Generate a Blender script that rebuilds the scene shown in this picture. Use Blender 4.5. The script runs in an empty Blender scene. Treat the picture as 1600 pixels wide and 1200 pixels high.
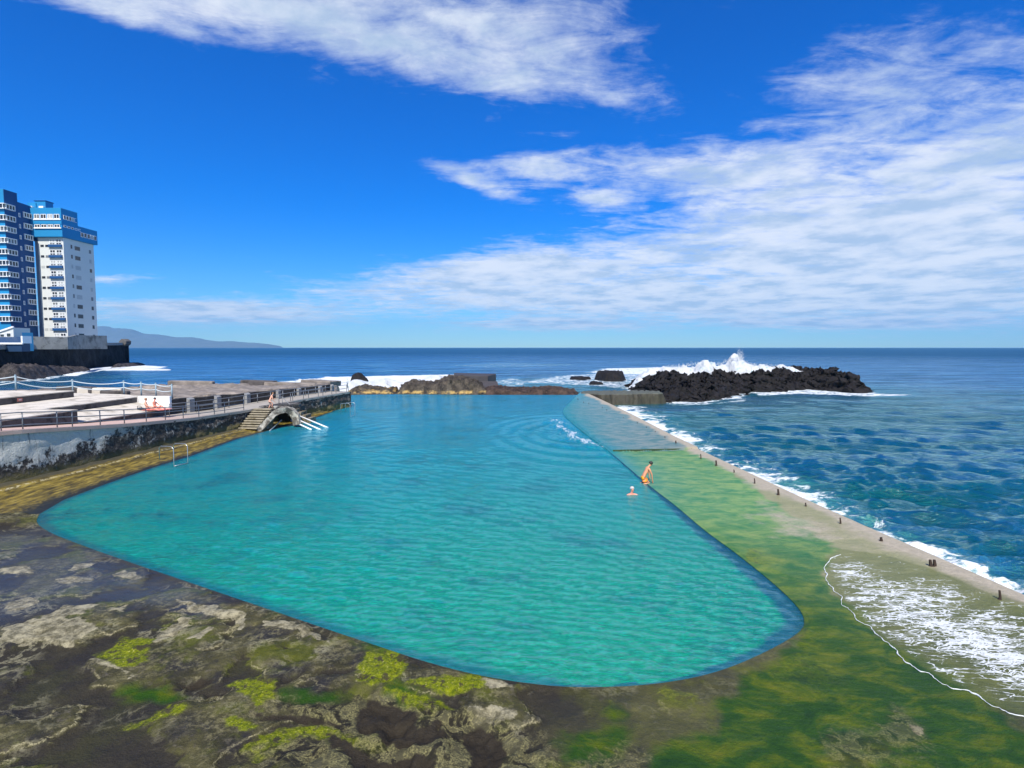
import bpy, bmesh, math, random
import numpy as np
from mathutils import Vector, Matrix

random.seed(7)
scene = bpy.context.scene
COL = scene.collection
R = math.radians

# ------------------------------------------------------------------ camera
F_PX, PITCH, CAM_Z = 880.0, math.atan(57.0/880.0), 7.6
cam_d = bpy.data.cameras.new("camera"); cam_d.sensor_width = 36.0
cam_d.lens = F_PX/1600*36; cam_d.clip_end = 60000; cam_d.clip_start = 0.1
cam = bpy.data.objects.new("camera", cam_d); COL.objects.link(cam)
cam.location = (0, 0, CAM_Z); cam.rotation_euler = (math.pi/2-PITCH, 0, 0)
scene.camera = cam
SEA_Z = -1.3

def P(u, v, z=0.0):
    """where the sight line of photo position (u, v) meets height z"""
    a, b = (u-800)/F_PX, (600-v)/F_PX
    c, s = math.cos(PITCH), math.sin(PITCH)
    d = (a, c+b*s, -s+b*c)
    t = (z-CAM_Z)/d[2]
    return (d[0]*t, d[1]*t, z)
def PY(u, v, Y):
    """same sight line, at distance Y"""
    a, b = (u-800)/F_PX, (600-v)/F_PX
    c, s = math.cos(PITCH), math.sin(PITCH)
    d = (a, c+b*s, -s+b*c)
    t = Y/d[1]
    return (d[0]*t, Y, CAM_Z+d[2]*t)

# ------------------------------------------------------------------ numpy noise
_rng = np.random.RandomState(11)
_perm = np.tile(_rng.permutation(512), 3)
_g3 = _rng.normal(size=(512, 3)); _g3 /= np.linalg.norm(_g3, axis=1)[:, None]
def noise3(x, y, z):
    x, y, z = np.broadcast_arrays(np.asarray(x, float), np.asarray(y, float), np.asarray(z, float))
    xi, yi, zi = np.floor(x).astype(int), np.floor(y).astype(int), np.floor(z).astype(int)
    xf, yf, zf = x-xi, y-yi, z-zi
    w = lambda t: t*t*t*(t*(t*6-15)+10)
    u, v, q = w(xf), w(yf), w(zf)
    out = 0
    for dx in (0, 1):
        for dy in (0, 1):
            for dz in (0, 1):
                h = _perm[(_perm[(_perm[(xi+dx) & 511]+yi+dy) & 511]+zi+dz) & 511]
                g = _g3[h]
                d = g[..., 0]*(xf-dx)+g[..., 1]*(yf-dy)+g[..., 2]*(zf-dz)
                out = out + d*(u if dx else 1-u)*(v if dy else 1-v)*(q if dz else 1-q)
    return out*1.5
def fbm(x, y, z=0.0, o=5, gain=.5):
    s, a, f = 0, 1.0, 1.0
    for i in range(o):
        s = s + a*noise3(x*f+13.7*i, y*f-7.1*i, np.asarray(z)*f+3.3*i); a *= gain; f *= 2.03
    return s
def ridged(x, y, z=0.0, o=5):
    s, a, f = 0, 1.0, 1.0
    for i in range(o):
        s = s + a*(1-2*np.abs(noise3(x*f+5.7*i, y*f+9.1*i, np.asarray(z)*f+1.3*i))); a *= .5; f *= 2.07
    return s/1.9
def sstep(a, b, x):
    t = np.clip((x-a)/(b-a), 0, 1); return t*t*(3-2*t)
def poly_sd(x, y, poly):
    """signed distance to a polygon, positive inside"""
    n = len(poly); best = np.full(np.shape(x), 1e18); ins = np.zeros(np.shape(x), bool)
    for i in range(n):
        ax, ay = poly[i][0], poly[i][1]; bx, by = poly[(i+1) % n][0], poly[(i+1) % n][1]
        ex, ey = bx-ax, by-ay
        t = np.clip(((x-ax)*ex+(y-ay)*ey)/(ex*ex+ey*ey+1e-12), 0, 1)
        best = np.minimum(best, (x-ax-t*ex)**2+(y-ay-t*ey)**2)
        c = ((ay > y) != (by > y)) & (x < (bx-ax)*(y-ay)/((by-ay) if by != ay else 1e-12)+ax)
        ins ^= c
    d = np.sqrt(best)
    return np.where(ins, d, -d)
def line_d(x, y, pts):
    best = np.full(np.shape(x), 1e18)
    for i in range(len(pts)-1):
        ax, ay = pts[i][0], pts[i][1]; bx, by = pts[i+1][0], pts[i+1][1]
        ex, ey = bx-ax, by-ay
        t = np.clip(((x-ax)*ex+(y-ay)*ey)/(ex*ex+ey*ey+1e-12), 0, 1)
        best = np.minimum(best, (x-ax-t*ex)**2+(y-ay-t*ey)**2)
    return np.sqrt(best)

# ------------------------------------------------------------------ object helpers
def link(name, me, mat=None, parent=None):
    o = bpy.data.objects.new(name, me); COL.objects.link(o)
    if mat is not None: me.materials.append(mat)
    if parent is not None: o.parent = parent
    return o
def tag(o, label=None, cat=None, group=None, kind=None):
    if label: o['label'] = label
    if cat: o['category'] = cat
    if group: o['group'] = group
    if kind: o['kind'] = kind
    return o
def thing(name, loc, label, cat, group=None):
    o = bpy.data.objects.new(name, None); COL.objects.link(o); o.location = loc
    o.empty_display_size = .3
    return tag(o, label, cat, group)
def np_mesh(name, V, Fq, smooth=True, attrs=None):
    me = bpy.data.meshes.new(name)
    V = np.asarray(V, dtype=np.float32); Fq = np.asarray(Fq, dtype=np.int32)
    me.vertices.add(len(V)); me.vertices.foreach_set('co', V.ravel())
    k = Fq.shape[1]
    me.loops.add(Fq.size); me.loops.foreach_set('vertex_index', Fq.ravel())
    me.polygons.add(len(Fq)); me.polygons.foreach_set('loop_start', np.arange(0, Fq.size, k, dtype=np.int32))
    if smooth: me.polygons.foreach_set('use_smooth', np.ones(len(Fq), dtype=bool))
    for n, a in (attrs or {}).items():
        at = me.attributes.new(n, 'FLOAT', 'POINT'); at.data.foreach_set('value', np.asarray(a, dtype=np.float32).ravel())
    me.update(calc_edges=True); me.validate()
    return me
def grid_faces(r, c, mask=None, flip=False):
    i = np.arange(r-1)[:, None]*c+np.arange(c-1)[None, :]
    f = np.stack([i, i+1, i+1+c, i+c], -1)
    if flip: f = f[..., ::-1]
    if mask is not None: f = f[mask]
    return f.reshape(-1, 4)
def compact(V, Fq, attrs=None):
    used = np.zeros(len(V), bool); used[Fq.ravel()] = True
    idx = np.cumsum(used)-1
    return V[used], idx[Fq], {k: a.ravel()[used] for k, a in (attrs or {}).items()}

class MB:
    """collects boxes, tubes and prisms into one mesh"""
    def __init__(s): s.v = []; s.f = []
    def add(s, vs, fs):
        n = len(s.v); s.v += [tuple(p) for p in vs]; s.f += [tuple(i+n for i in f) for f in fs]; return s
    def box(s, c, d, rz=0.0, ry=0.0, rx=0.0):
        m = Matrix.Translation(c) @ Matrix.Rotation(rz, 4, 'Z') @ Matrix.Rotation(ry, 4, 'Y') @ Matrix.Rotation(rx, 4, 'X')
        vs = [m @ Vector((x*d[0]/2, y*d[1]/2, z*d[2]/2)) for x in (-1, 1) for y in (-1, 1) for z in (-1, 1)]
        return s.add(vs, [(0, 1, 3, 2), (4, 6, 7, 5), (0, 4, 5, 1), (2, 3, 7, 6), (0, 2, 6, 4), (1, 5, 7, 3)])
    def tube(s, pts, r, n=8, cap=True):
        pts = [Vector(p) for p in pts]; rs = r if isinstance(r, (list, tuple)) else [r]*len(pts)
        rings = []; ref = None
        for i, p in enumerate(pts):
            t = (pts[min(i+1, len(pts)-1)]-pts[max(i-1, 0)]).normalized()
            if ref is None: ref = Vector((0, 0, 1)) if abs(t.z) < .9 else Vector((1, 0, 0))
            a = (ref-t*ref.dot(t)).normalized(); b = t.cross(a); ref = a
            rings.append([p+(a*math.cos(2*math.pi*k/n)+b*math.sin(2*math.pi*k/n))*rs[i] for k in range(n)])
        vs = [q for g in rings for q in g]; fs = []
        for i in range(len(pts)-1):
            for k in range(n):
                fs.append((i*n+k, i*n+(k+1) % n, (i+1)*n+(k+1) % n, (i+1)*n+k))
        if cap: fs += [tuple(range(n))[::-1], tuple((len(pts)-1)*n+k for k in range(n))]
        return s.add(vs, fs)
    def prism(s, poly, z0, z1):
        n = len(poly)
        zf = lambda z, i: z[i] if isinstance(z, (list, tuple)) else z
        vs = [(p[0], p[1], zf(z0, i)) for i, p in enumerate(poly)]+[(p[0], p[1], zf(z1, i)) for i, p in enumerate(poly)]
        fs = [tuple(range(n))[::-1], tuple(range(n, 2*n))]+[(i, (i+1) % n, n+(i+1) % n, n+i) for i in range(n)]
        return s.add(vs, fs)
    def ball(s, c, r, seg=10, rg=7, sc=(1, 1, 1)):
        vs = []; fs = []
        for j in range(rg+1):
            t = math.pi*j/rg
            for k in range(seg):
                p = 2*math.pi*k/seg
                vs.append((c[0]+r*sc[0]*math.sin(t)*math.cos(p), c[1]+r*sc[1]*math.sin(t)*math.sin(p), c[2]+r*sc[2]*math.cos(t)))
        for j in range(rg):
            for k in range(seg):
                fs.append((j*seg+k, j*seg+(k+1) % seg, (j+1)*seg+(k+1) % seg, (j+1)*seg+k))
        return s.add(vs, fs)
    def build(s, name, mat, parent=None, smooth=False, bevel=0.0, sub=0.0):
        off = parent_off(parent)
        me = bpy.data.meshes.new(name)
        me.from_pydata([(p[0]-off[0], p[1]-off[1], p[2]-off[2]) for p in s.v], [], s.f)
        bm = bmesh.new(); bm.from_mesh(me); bmesh.ops.remove_doubles(bm, verts=bm.verts, dist=1e-5)
        bmesh.ops.recalc_face_normals(bm, faces=bm.faces)
        if bevel > 0:
            bmesh.ops.bevel(bm, geom=[e for e in bm.edges if len(e.link_faces) == 2 and e.calc_face_angle(0) > .5], offset=bevel, segments=2, affect='EDGES', profile=.5)
        bm.to_mesh(me); bm.free()
        if smooth:
            for p in me.polygons: p.use_smooth = True
        return link(name, me, mat, parent)
def parent_off(p):
    o = Vector((0, 0, 0))
    while p is not None: o += p.location; p = p.parent
    return o
def copy_tree(o, parent=None):
    c = o.copy(); COL.objects.link(c); c.parent = parent
    for ch in list(o.children): copy_tree(ch, c)
    return c
def resample(pts, spacing):
    """points along a polyline, spacing(x, y) metres apart"""
    out = [tuple(pts[0])]
    for i in range(len(pts)-1):
        a, b = Vector(pts[i]), Vector(pts[i+1]); L = (b-a).length
        t = 0.0
        while True:
            p = a.lerp(b, t/L if L else 1); t += spacing(p.x, p.y)
            if t >= L: break
            out.append(tuple(a.lerp(b, t/L)))
        out.append(tuple(b))
    return out
def catmull(pts, n=12):
    out = []; N = len(pts); V = [Vector(p) for p in pts]
    for i in range(N-1):
        p0, p1, p2, p3 = V[max(i-1, 0)], V[i], V[i+1], V[min(i+2, N-1)]
        for k in range(n):
            t = k/n
            out.append(tuple(.5*((2*p1)+(p2-p0)*t+(2*p0-5*p1+4*p2-p3)*t*t+(3*p1-p0-3*p2+p3)*t**3)))
    out.append(tuple(V[-1])); return out

# ------------------------------------------------------------------ material helpers
class N:
    def __init__(s, name):
        s.m = bpy.data.materials.new(name); s.m.use_nodes = True
        s.t = s.m.node_tree; s.t.nodes.clear()
        s.out = s.t.nodes.new('ShaderNodeOutputMaterial')
    def n(s, typ, **kw):
        nd = s.t.nodes.new(typ)
        for k, v in kw.items(): setattr(nd, k, v)
        return nd
    def l(s, a, b): s.t.links.new(a, b)
    def put(s, sock, v):
        if v is None: return
        if hasattr(v, 'is_output'): s.l(v, sock)
        elif isinstance(v, (tuple, list)) and len(v) == 3 and sock.type == 'RGBA': sock.default_value = (*v, 1)
        else: sock.default_value = v
    def coord(s, scale=(1, 1, 1), rot=(0, 0, 0)):
        tc = s.n('ShaderNodeNewGeometry'); mp = s.n('ShaderNodeMapping')
        mp.inputs['Scale'].default_value = scale; mp.inputs['Rotation'].default_value = rot
        s.l(tc.outputs['Position'], mp.inputs['Vector']); return mp.outputs[0]
    def noise(s, scale, detail=6, rough=.55, vec=None, dist=0.0, col=False):
        nd = s.n('ShaderNodeTexNoise'); nd.inputs['Scale'].default_value = scale
        nd.inputs['Detail'].default_value = detail; nd.inputs['Roughness'].default_value = rough; nd.inputs['Distortion'].default_value = dist
        s.l(vec if vec is not None else s.coord(), nd.inputs['Vector'])
        return nd.outputs[1 if col else 0]
    def vor(s, scale, vec=None, feature='F1', out='Distance'):
        nd = s.n('ShaderNodeTexVoronoi', feature=feature); nd.inputs['Scale'].default_value = scale
        s.l(vec if vec is not None else s.coord(), nd.inputs['Vector']); return nd.outputs[out]
    def math(s, op, a, b=None, c=None, clamp=False):
        nd = s.n('ShaderNodeMath', operation=op, use_clamp=clamp)
        for i, v in enumerate((a, b, c)):
            if v is not None: s.put(nd.inputs[i], v)
        return nd.outputs[0]
    def step(s, x, a, b):
        nd = s.n('ShaderNodeMapRange', interpolation_type='SMOOTHSTEP')
        s.put(nd.inputs[0], x); nd.inputs[1].default_value = a; nd.inputs[2].default_value = b
        return nd.outputs[0]
    def lin(s, x, a, b, c=0.0, d=1.0):
        nd = s.n('ShaderNodeMapRange')
        s.put(nd.inputs[0], x)
        for i, v in enumerate((a, b, c, d)): nd.inputs[1+i].default_value = v
        return nd.outputs[0]
    def mix(s, f, a, b, blend='MIX'):
        nd = s.n('ShaderNodeMix', data_type='RGBA', blend_type=blend)
        s.put(nd.inputs[0], f); s.put(nd.inputs[6], a); s.put(nd.inputs[7], b); return nd.outputs[2]
    def ramp(s, f, stops):
        nd = s.n('ShaderNodeValToRGB'); s.put(nd.inputs[0], f)
        e = nd.color_ramp.elements
        while len(e) < len(stops): e.new(.5)
        for i, (p, c) in enumerate(stops): e[i].position = p; e[i].color = (*c, 1)
        return nd.outputs[0]
    def attr(s, name): return s.n('ShaderNodeAttribute', attribute_name=name).outputs['Fac']
    def sep(s, vec=None):
        nd = s.n('ShaderNodeSeparateXYZ'); s.l(vec if vec is not None else s.coord(), nd.inputs[0]); return nd.outputs
    def bump(s, h, strength=.5, dist=.05, normal=None):
        nd = s.n('ShaderNodeBump'); nd.inputs['Strength'].default_value = strength; nd.inputs['Distance'].default_value = dist
        s.put(nd.inputs['Height'], h)
        if normal is not None: s.l(normal, nd.inputs['Normal'])
        return nd.outputs[0]
    def bsdf(s, col, rough=.6, normal=None, metallic=0.0, spec=.5, coat=0.0, coat_rough=.05, coat_normal=None, sub=0.0):
        b = s.n('ShaderNodeBsdfPrincipled')
        s.put(b.inputs['Base Color'], col); s.put(b.inputs['Roughness'], rough); s.put(b.inputs['Metallic'], metallic)
        s.put(b.inputs['Specular IOR Level'], spec); s.put(b.inputs['Coat Weight'], coat); s.put(b.inputs['Coat Roughness'], coat_rough)
        if normal is not None: s.l(normal, b.inputs['Normal'])
        if coat_normal is not None: s.l(coat_normal, b.inputs['Coat Normal'])
        return b.outputs[0]
    def done(s, sh): s.l(sh, s.out.inputs[0]); return s.m
def simple(name, col, rough=.6, var=.15, scale=6.0, bump=.25, bdist=.01, metallic=0.0, dirt=None, dirt_amt=.5, dirt_scale=1.5):
    k = N(name)
    nz = k.noise(scale, 6)
    c = k.mix(nz, tuple(max(0, x*(1-var*1.6)) for x in col), tuple(min(1, x*(1+var*1.6)) for x in col))
    if dirt is not None:
        d = k.step(k.noise(dirt_scale, 8, .65), .62-.3*dirt_amt, .78-.2*dirt_amt)
        c = k.mix(d, c, dirt)
    n = k.bump(k.noise(scale*4, 5), bump, bdist)
    return k.done(k.bsdf(c, rough, n, metallic))
# ------------------------------------------------------------------ outlines of the place
POOL_PX = [(903, 617), (890, 630), (880, 645), (905, 670), (950, 704), (1010, 755), (1055, 790), (1100, 828), (1150, 865), (1200, 905), (1240, 942), (1256, 968), (1246, 990),
           (1190, 1022), (1120, 1050), (1040, 1067), (950, 1074), (860, 1072), (760, 1058), (670, 1036), (590, 1010), (500, 980), (400, 946),
           (300, 912), (200, 878), (130, 853), (80, 833), (58, 817), (62, 803)]
LEFT_PX = [(62, 803), (100, 781), (180, 751), (250, 727), (300, 712), (370, 686), (440, 667), (500, 650), (545, 633)]
FAR_PX = [(545, 633), (549, 617), (620, 616), (760, 617), (903, 617)]
OUT_PX = [(912, 614), (925, 620), (950, 632), (990, 652), (1050, 684), (1112, 714), (1180, 746), (1262, 785), (1350, 825), (1440, 864), (1600, 935)]
pool_a = catmull([P(u, v) for u, v in POOL_PX], 10)
left_a = [P(u, v) for u, v in LEFT_PX]
far_a = [P(u, v) for u, v in FAR_PX]
lip = [P(u, v) for u, v in OUT_PX]
q1, q0 = Vector(lip[-1]), Vector(lip[-2]); dd = (q1-q0).normalized()
lip_end = q1+dd*((q1.y+8)/-dd.y)
lip.append(tuple(lip_end))
pool_full = pool_a+left_a[1:]+far_a[1:-1]

# ------------------------------------------------------------------ shelf: strip from the pool edge to the lip / the land side
outer_ctrl = []
# pair every pool_a control vertex with an outer point
outs = [lip[0], lip[1], lip[2], lip[3], lip[4], lip[5], lip[6], lip[7], lip[8], lip[9], lip[10],
        tuple(q1+dd*3.5), tuple(q1+dd*8), tuple(q1+dd*14), (lip_end.x, -8, 0), (14, -8, 0), (9, -8, 0), (5, -8, 0), (1, -8, 0), (-4, -8, 0), (-9, -8, 0),
        (-15, -8, 0), (-22, -6, 0), (-30, -2, 0), (-38, 4, 0), (-42, 10, 0), (-44, 15, 0), (-45, 19, 0), (-45, 24, 0)]
assert len(outs) == len(POOL_PX)
def lerp_path(ctrl, n):
    o = []
    for i in range(len(ctrl)-1):
        a, b = Vector(ctrl[i]), Vector(ctrl[i+1])
        for k in range(n): o.append(tuple(a.lerp(b, k/n)))
    o.append(tuple(ctrl[-1])); return o
outer_a = lerp_path(outs, 10)
# densify both together
inn, out = [], []
for i in range(len(pool_a)-1):
    a, b = Vector(pool_a[i]), Vector(pool_a[i+1]); c, d = Vector(outer_a[i]), Vector(outer_a[i+1])
    L = max((b-a).length, (d-c).length*.6); D = math.hypot(a.x, a.y)
    n = max(1, int(L/(0.0045*D)))
    for k in range(n): inn.append(tuple(a.lerp(b, k/n))); out.append(tuple(c.lerp(d, k/n)))
inn.append(pool_a[-1]); out.append(outer_a[-1])
inn = np.array(inn); out = np.array(out)
M = 210
tt = np.linspace(0, 1, M)**1.15
G = inn[None]*(1-tt[:, None, None])+out[None]*tt[:, None, None]
X, Y = G[..., 0], G[..., 1]
wx = fbm(X*.5, Y*.5, 3.1, 4)*.55+fbm(X*3, Y*3, 8.1, 3)*.12
wy = fbm(X*.5, Y*.5, 7.7, 4)*.45+fbm(X*3, Y*3, 1.1, 3)*.10
def mask(polys, soft=.35, warp=1.0):
    m = np.zeros_like(X)
    for pg in polys:
        w = [P(u, v) for u, v in pg]
        sd = poly_sd(X+wx*warp, Y+wy*warp, w)
        m = np.maximum(m, np.clip(.5+sd/(2*soft), 0, 1))
    return m
def ell(u, v, a, b, n=10, rot=0.0):
    o = []
    for i in range(n):
        t = 2*math.pi*i/n; x, y = a*math.cos(t), b*math.sin(t)
        o.append((u+x*math.cos(rot)-y*math.sin(rot), v+x*math.sin(rot)+y*math.cos(rot)))
    return o
d_lip = line_d(X, Y, lip)
d_pool = np.abs(poly_sd(X, Y, pool_full))
right = sstep(-1.0, 4.5, X-(.20*(Y-12)+0))       # how far one is towards the sea side
right = mask([[(870, 600), (1000, 600), (1700, 900), (1700, 1260), (1000, 1260), (960, 1200), (930, 1130), (1010, 1080), (1120, 1055), (1250, 990), (1240, 940), (1000, 740)]], 1.4)
green = mask([ell(580, 1022, 26, 14), ell(500, 1083, 22, 14), ell(640, 1095, 30, 30), ell(930, 1165, 45, 25), ell(230, 1085, 34, 16), ell(940, 1120, 20, 10),
              [(930, 698), (1080, 700), (1180, 760), (1260, 822), (1300, 850), (1290, 900), (1380, 1000), (1600, 1120), (1700, 1260), (1050, 1260), (1010, 1200), (1130, 1100), (1250, 1000), (1225, 940), (985, 757)]], .5)
yellow = mask([[(355, 1068), (430, 1052), (465, 1055), (460, 1085), (425, 1112), (390, 1098)], [(165, 1020), (200, 990), (240, 990), (235, 1035), (205, 1045)],
               [(610, 1085), (660, 1085), (690, 1110), (665, 1130), (635, 1115)], [(725, 1062), (765, 1066), (760, 1085), (715, 1082)], ell(225, 1130, 40, 14, rot=-.3),
               ell(384, 1145, 27, 9), [(400, 1170), (450, 1145), (520, 1140), (640, 1150), (600, 1165), (480, 1165), (440, 1195), (395, 1200)],
               ell(590, 1050, 50, 26), ell(700, 1070, 40, 12), ell(900, 1195, 70, 16), ell(1060, 1090, 35, 12), ell(1150, 1150, 45, 22), ell(1260, 1060, 50, 30),
               [(1300, 1180), (1340, 1150), (1400, 1105), (1440, 1130), (1445, 1165), (1380, 1165), (1370, 1200), (1300, 1210)], ell(1200, 870, 45, 14), ell(1330, 880, 40, 20)], .28)
tan = mask([[(-5, 988), (60, 972), (110, 945), (150, 945), (135, 965), (142, 990), (110, 1015), (60, 1005), (10, 1000)], [(-10, 948), (30, 933), (52, 945), (30, 957), (-10, 960)],
            [(175, 960), (205, 940), (195, 960)], [(235, 1000), (260, 972), (290, 965), (255, 1000), (240, 1010)], [(295, 985), (320, 985), (318, 1000), (295, 1000)],
            [(110, 888), (150, 882), (145, 890), (115, 892)], ell(28, 895, 30, 6), ell(130, 905, 25, 5), ell(200, 905, 20, 5),
            [(150, 1020), (170, 1025), (225, 1060), (240, 1065), (215, 1060), (170, 1040)], ell(1430, 1138, 12, 7), ell(330, 960, 60, 8, rot=.3), ell(470, 985, 60, 8, rot=.35),
            ell(735, 1130, 20, 16), ell(760, 1075, 40, 8), ell(770, 1125, 24, 14)], .16)
ridge = mask([[(440, 1100), (560, 1095), (640, 1110), (760, 1130), (860, 1160), (900, 1240), (480, 1240), (380, 1180), (560, 1160), (480, 1130)],
              [(560, 1100), (600, 1092), (650, 1110), (700, 1150), (600, 1160)],
              [(1300, 1185), (1340, 1150), (1400, 1105), (1440, 1130), (1450, 1168), (1385, 1170), (1370, 1215), (1300, 1225)], [(870, 1190), (960, 1172), (1020, 1195), (1000, 1240), (860, 1240)]], .5)
dark = mask([[(565, 1095), (620, 1105), (680, 1145), (690, 1165), (600, 1160), (560, 1130)], [(720, 1150), (780, 1145), (800, 1170), (790, 1205), (740, 1200), (700, 1170)],
             ell(330, 1090, 30, 9), ell(300, 1060, 24, 6), ell(480, 1128, 70, 7, rot=.1), [(500, 1152), (540, 1160), (660, 1190), (640, 1215), (560, 1190)]], .25)
bluish = mask([[(-100, 840), (60, 830), (230, 890), (330, 925), (300, 960), (140, 945), (-100, 1000)]], 1.0)
pale = np.clip(1-d_lip/(1.6+.9*fbm(X*.25, Y*.25, 2.2, 3)), 0, 1)*(Y > 7)
pale = np.maximum(pale, mask([[(1180, 770), (1330, 825), (1420, 870), (1330, 862), (1270, 850), (1180, 835), (1160, 790)]], 1.4)*.52)
farsec = mask([[(860, 600), (920, 610), (1078, 700), (1068, 705), (950, 706), (870, 650)]], .6, .3)
foam = mask([[(1290, 872), (1288, 886), (1300, 915), (1330, 960), (1380, 1000), (1450, 1050), (1520, 1085), (1604, 1122), (1900, 1300), (2300, 1300), (1640, 955), (1560, 938), (1450, 890), (1380, 868), (1310, 858)]], .25, .12)
core = mask([[(1330, 890), (1450, 930), (1600, 985), (1800, 1100), (1700, 1120), (1560, 1065), (1450, 1010), (1390, 975), (1340, 920)]], 1.6, .3)
# heights
Z = .03+.018*fbm(X*.6, Y*.6, 1.1, 5)
Z += ridge*(.10*ridged(X*.8, Y*.8, 4.4, 5)-.02)-dark*.14
Z += tan*.03+yellow*.025
rel = .5+.62*fbm(X*.42+.25*wx, Y*.55+.25*wy, 12.0, 7, .55)
rel = rel*(1-ridge)+(.44+.5*fbm(X*.8, Y*.9, 15.0, 7, .58))*ridge
lm = (1-right)*(1-np.clip(bluish*.45, 0, 1))
Z += lm*(.085*sstep(.40, .54, rel)+.05*(rel-.5)+.022*fbm(X*3.1, Y*3.1, 4.0, 4))-lm*.05
Z = Z*(1-right*.7)+right*.004
Z += sstep(2.5, .2, d_lip)*.10*(Y > -8)
st0, st1 = P(955, 706), P(1085, 703.5)
sidev = (X-st0[0])*(st1[1]-st0[1])-(Y-st0[1])*(st1[0]-st0[0])
Z += np.where((sidev < 0) & (X > 2), .13, 0)
Z[0, :] = .0
Z = np.where(d_pool < .12, Z*.3+.012, Z)
V = np.stack([X, Y, Z], -1).reshape(-1, 3)
nM, nN = X.shape
faces = grid_faces(nM, nN, flip=False)
attrs = dict(green=green, yellow=yellow, tan=tan, dark=dark, bluish=bluish, pale=pale, farsec=farsec, foam=foam, core=core, right=right, ridge=ridge, relief=np.clip(rel, 0, 1), wat=np.exp(-d_pool/(1.2+2.2*sstep(45, 60, Y)))*sstep(22, 40, Y)*sstep(-2, 4, X))
attrs = {k: a.ravel() for k, a in attrs.items()}
# skirt on the sea side
sk_i = np.arange(nN)[(out[:, 0] > 0) & (out[:, 1] > -8.5)]
k0 = (nM-1)*nN
top = V[k0+sk_i]; bot = top.copy(); bot[:, 2] = -5; bot[:, 0] += .5
V2 = np.concatenate([V, bot]); b0 = len(V)
f2 = np.stack([k0+sk_i[:-1], k0+sk_i[1:], b0+np.arange(1, len(sk_i)), b0+np.arange(len(sk_i)-1)], -1)
faces = np.concatenate([faces, f2])
attrs = {k: np.concatenate([a, np.full(len(bot), 1.0 if k in ('pale',) else 0.0)]) for k, a in attrs.items()}
me = np_mesh('rock_shelf', V2, faces, True, attrs)

k = N('wet_shelf')
crd = k.coord()
nA = k.noise(1.1, 9, .62); nB = k.noise(6, 8, .65); nC = k.noise(28, 5, .6)
nS = k.noise(1.1, 9, .66, vec=k.coord((.8, 1.35, 1), (0, 0, .35)), dist=.5)
def thr(a, width=.08, k_=.55, nz=None, lo=.5):
    v = k.math('ADD', k.attr(a), k.math('MULTIPLY', k.math('SUBTRACT', nz if nz is not None else nB, .5), k_))
    return k.step(v, lo-width, lo+width)
base = k.ramp(nA, [(.25, (.020, .018, .009)), (.45, (.052, .048, .022)), (.6, (.105, .095, .038)), (.8, (.22, .195, .08))])
base = k.mix(k.step(nB, .52, .70), base, k.mix(nC, (.035, .03, .02), (.22, .19, .13)))
blot = k.step(k.noise(.5, 6, .65), .50, .62)
base = k.mix(blot, base, k.mix(nB, (.015, .014, .014), (.055, .05, .045)))
moss = k.math('MULTIPLY', k.step(k.noise(.65, 7, .65, vec=k.coord((1, 1, 1), (0, 0, .7))), .49, .62), .75)
base = k.mix(moss, base, k.mix(nB, (.035, .05, .003), (.17, .18, .012)))
base = k.mix(k.math('MULTIPLY', k.math('SUBTRACT', 1, k.attr('right')), .28), base, (.004, .0035, .003))
# pits hold dark wet rock, their rims are pale
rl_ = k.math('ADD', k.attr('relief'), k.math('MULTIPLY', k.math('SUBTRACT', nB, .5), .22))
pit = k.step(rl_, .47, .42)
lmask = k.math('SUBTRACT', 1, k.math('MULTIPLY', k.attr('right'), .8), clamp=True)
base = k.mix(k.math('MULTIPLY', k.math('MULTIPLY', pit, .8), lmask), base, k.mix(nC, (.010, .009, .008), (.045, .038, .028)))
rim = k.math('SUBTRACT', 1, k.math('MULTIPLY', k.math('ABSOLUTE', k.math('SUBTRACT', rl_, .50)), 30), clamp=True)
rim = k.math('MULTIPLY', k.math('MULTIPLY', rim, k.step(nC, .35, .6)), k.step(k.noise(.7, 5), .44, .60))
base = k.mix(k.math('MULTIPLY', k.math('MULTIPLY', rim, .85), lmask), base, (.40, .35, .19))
crust = k.math('MULTIPLY', k.step(rl_, .58, .72), k.step(k.noise(8, 8, .7), .45, .62))
base = k.mix(k.math('MULTIPLY', k.math('MULTIPLY', crust, .5), lmask), base, k.mix(nC, (.10, .09, .035), (.34, .30, .15)))
# pale crusty veins
vein = k.noise(1.3, 9, .66, dist=.35)
vein = k.math('SUBTRACT', 1, k.math('MULTIPLY', k.math('ABSOLUTE', k.math('SUBTRACT', vein, .5)), 26), clamp=True)
vein = k.math('MULTIPLY', k.math('MULTIPLY', vein, k.step(k.noise(.45, 4), .50, .64)), lmask)
base = k.mix(k.math('MULTIPLY', vein, .55), base, (.36, .33, .20))
bl = k.math('MULTIPLY', k.attr('bluish'), .30)  # sky reflection on the wet rock, partly mixed into its colour
base = k.mix(bl, base, k.mix(nB, (.035, .045, .065), (.08, .095, .12)))
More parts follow.
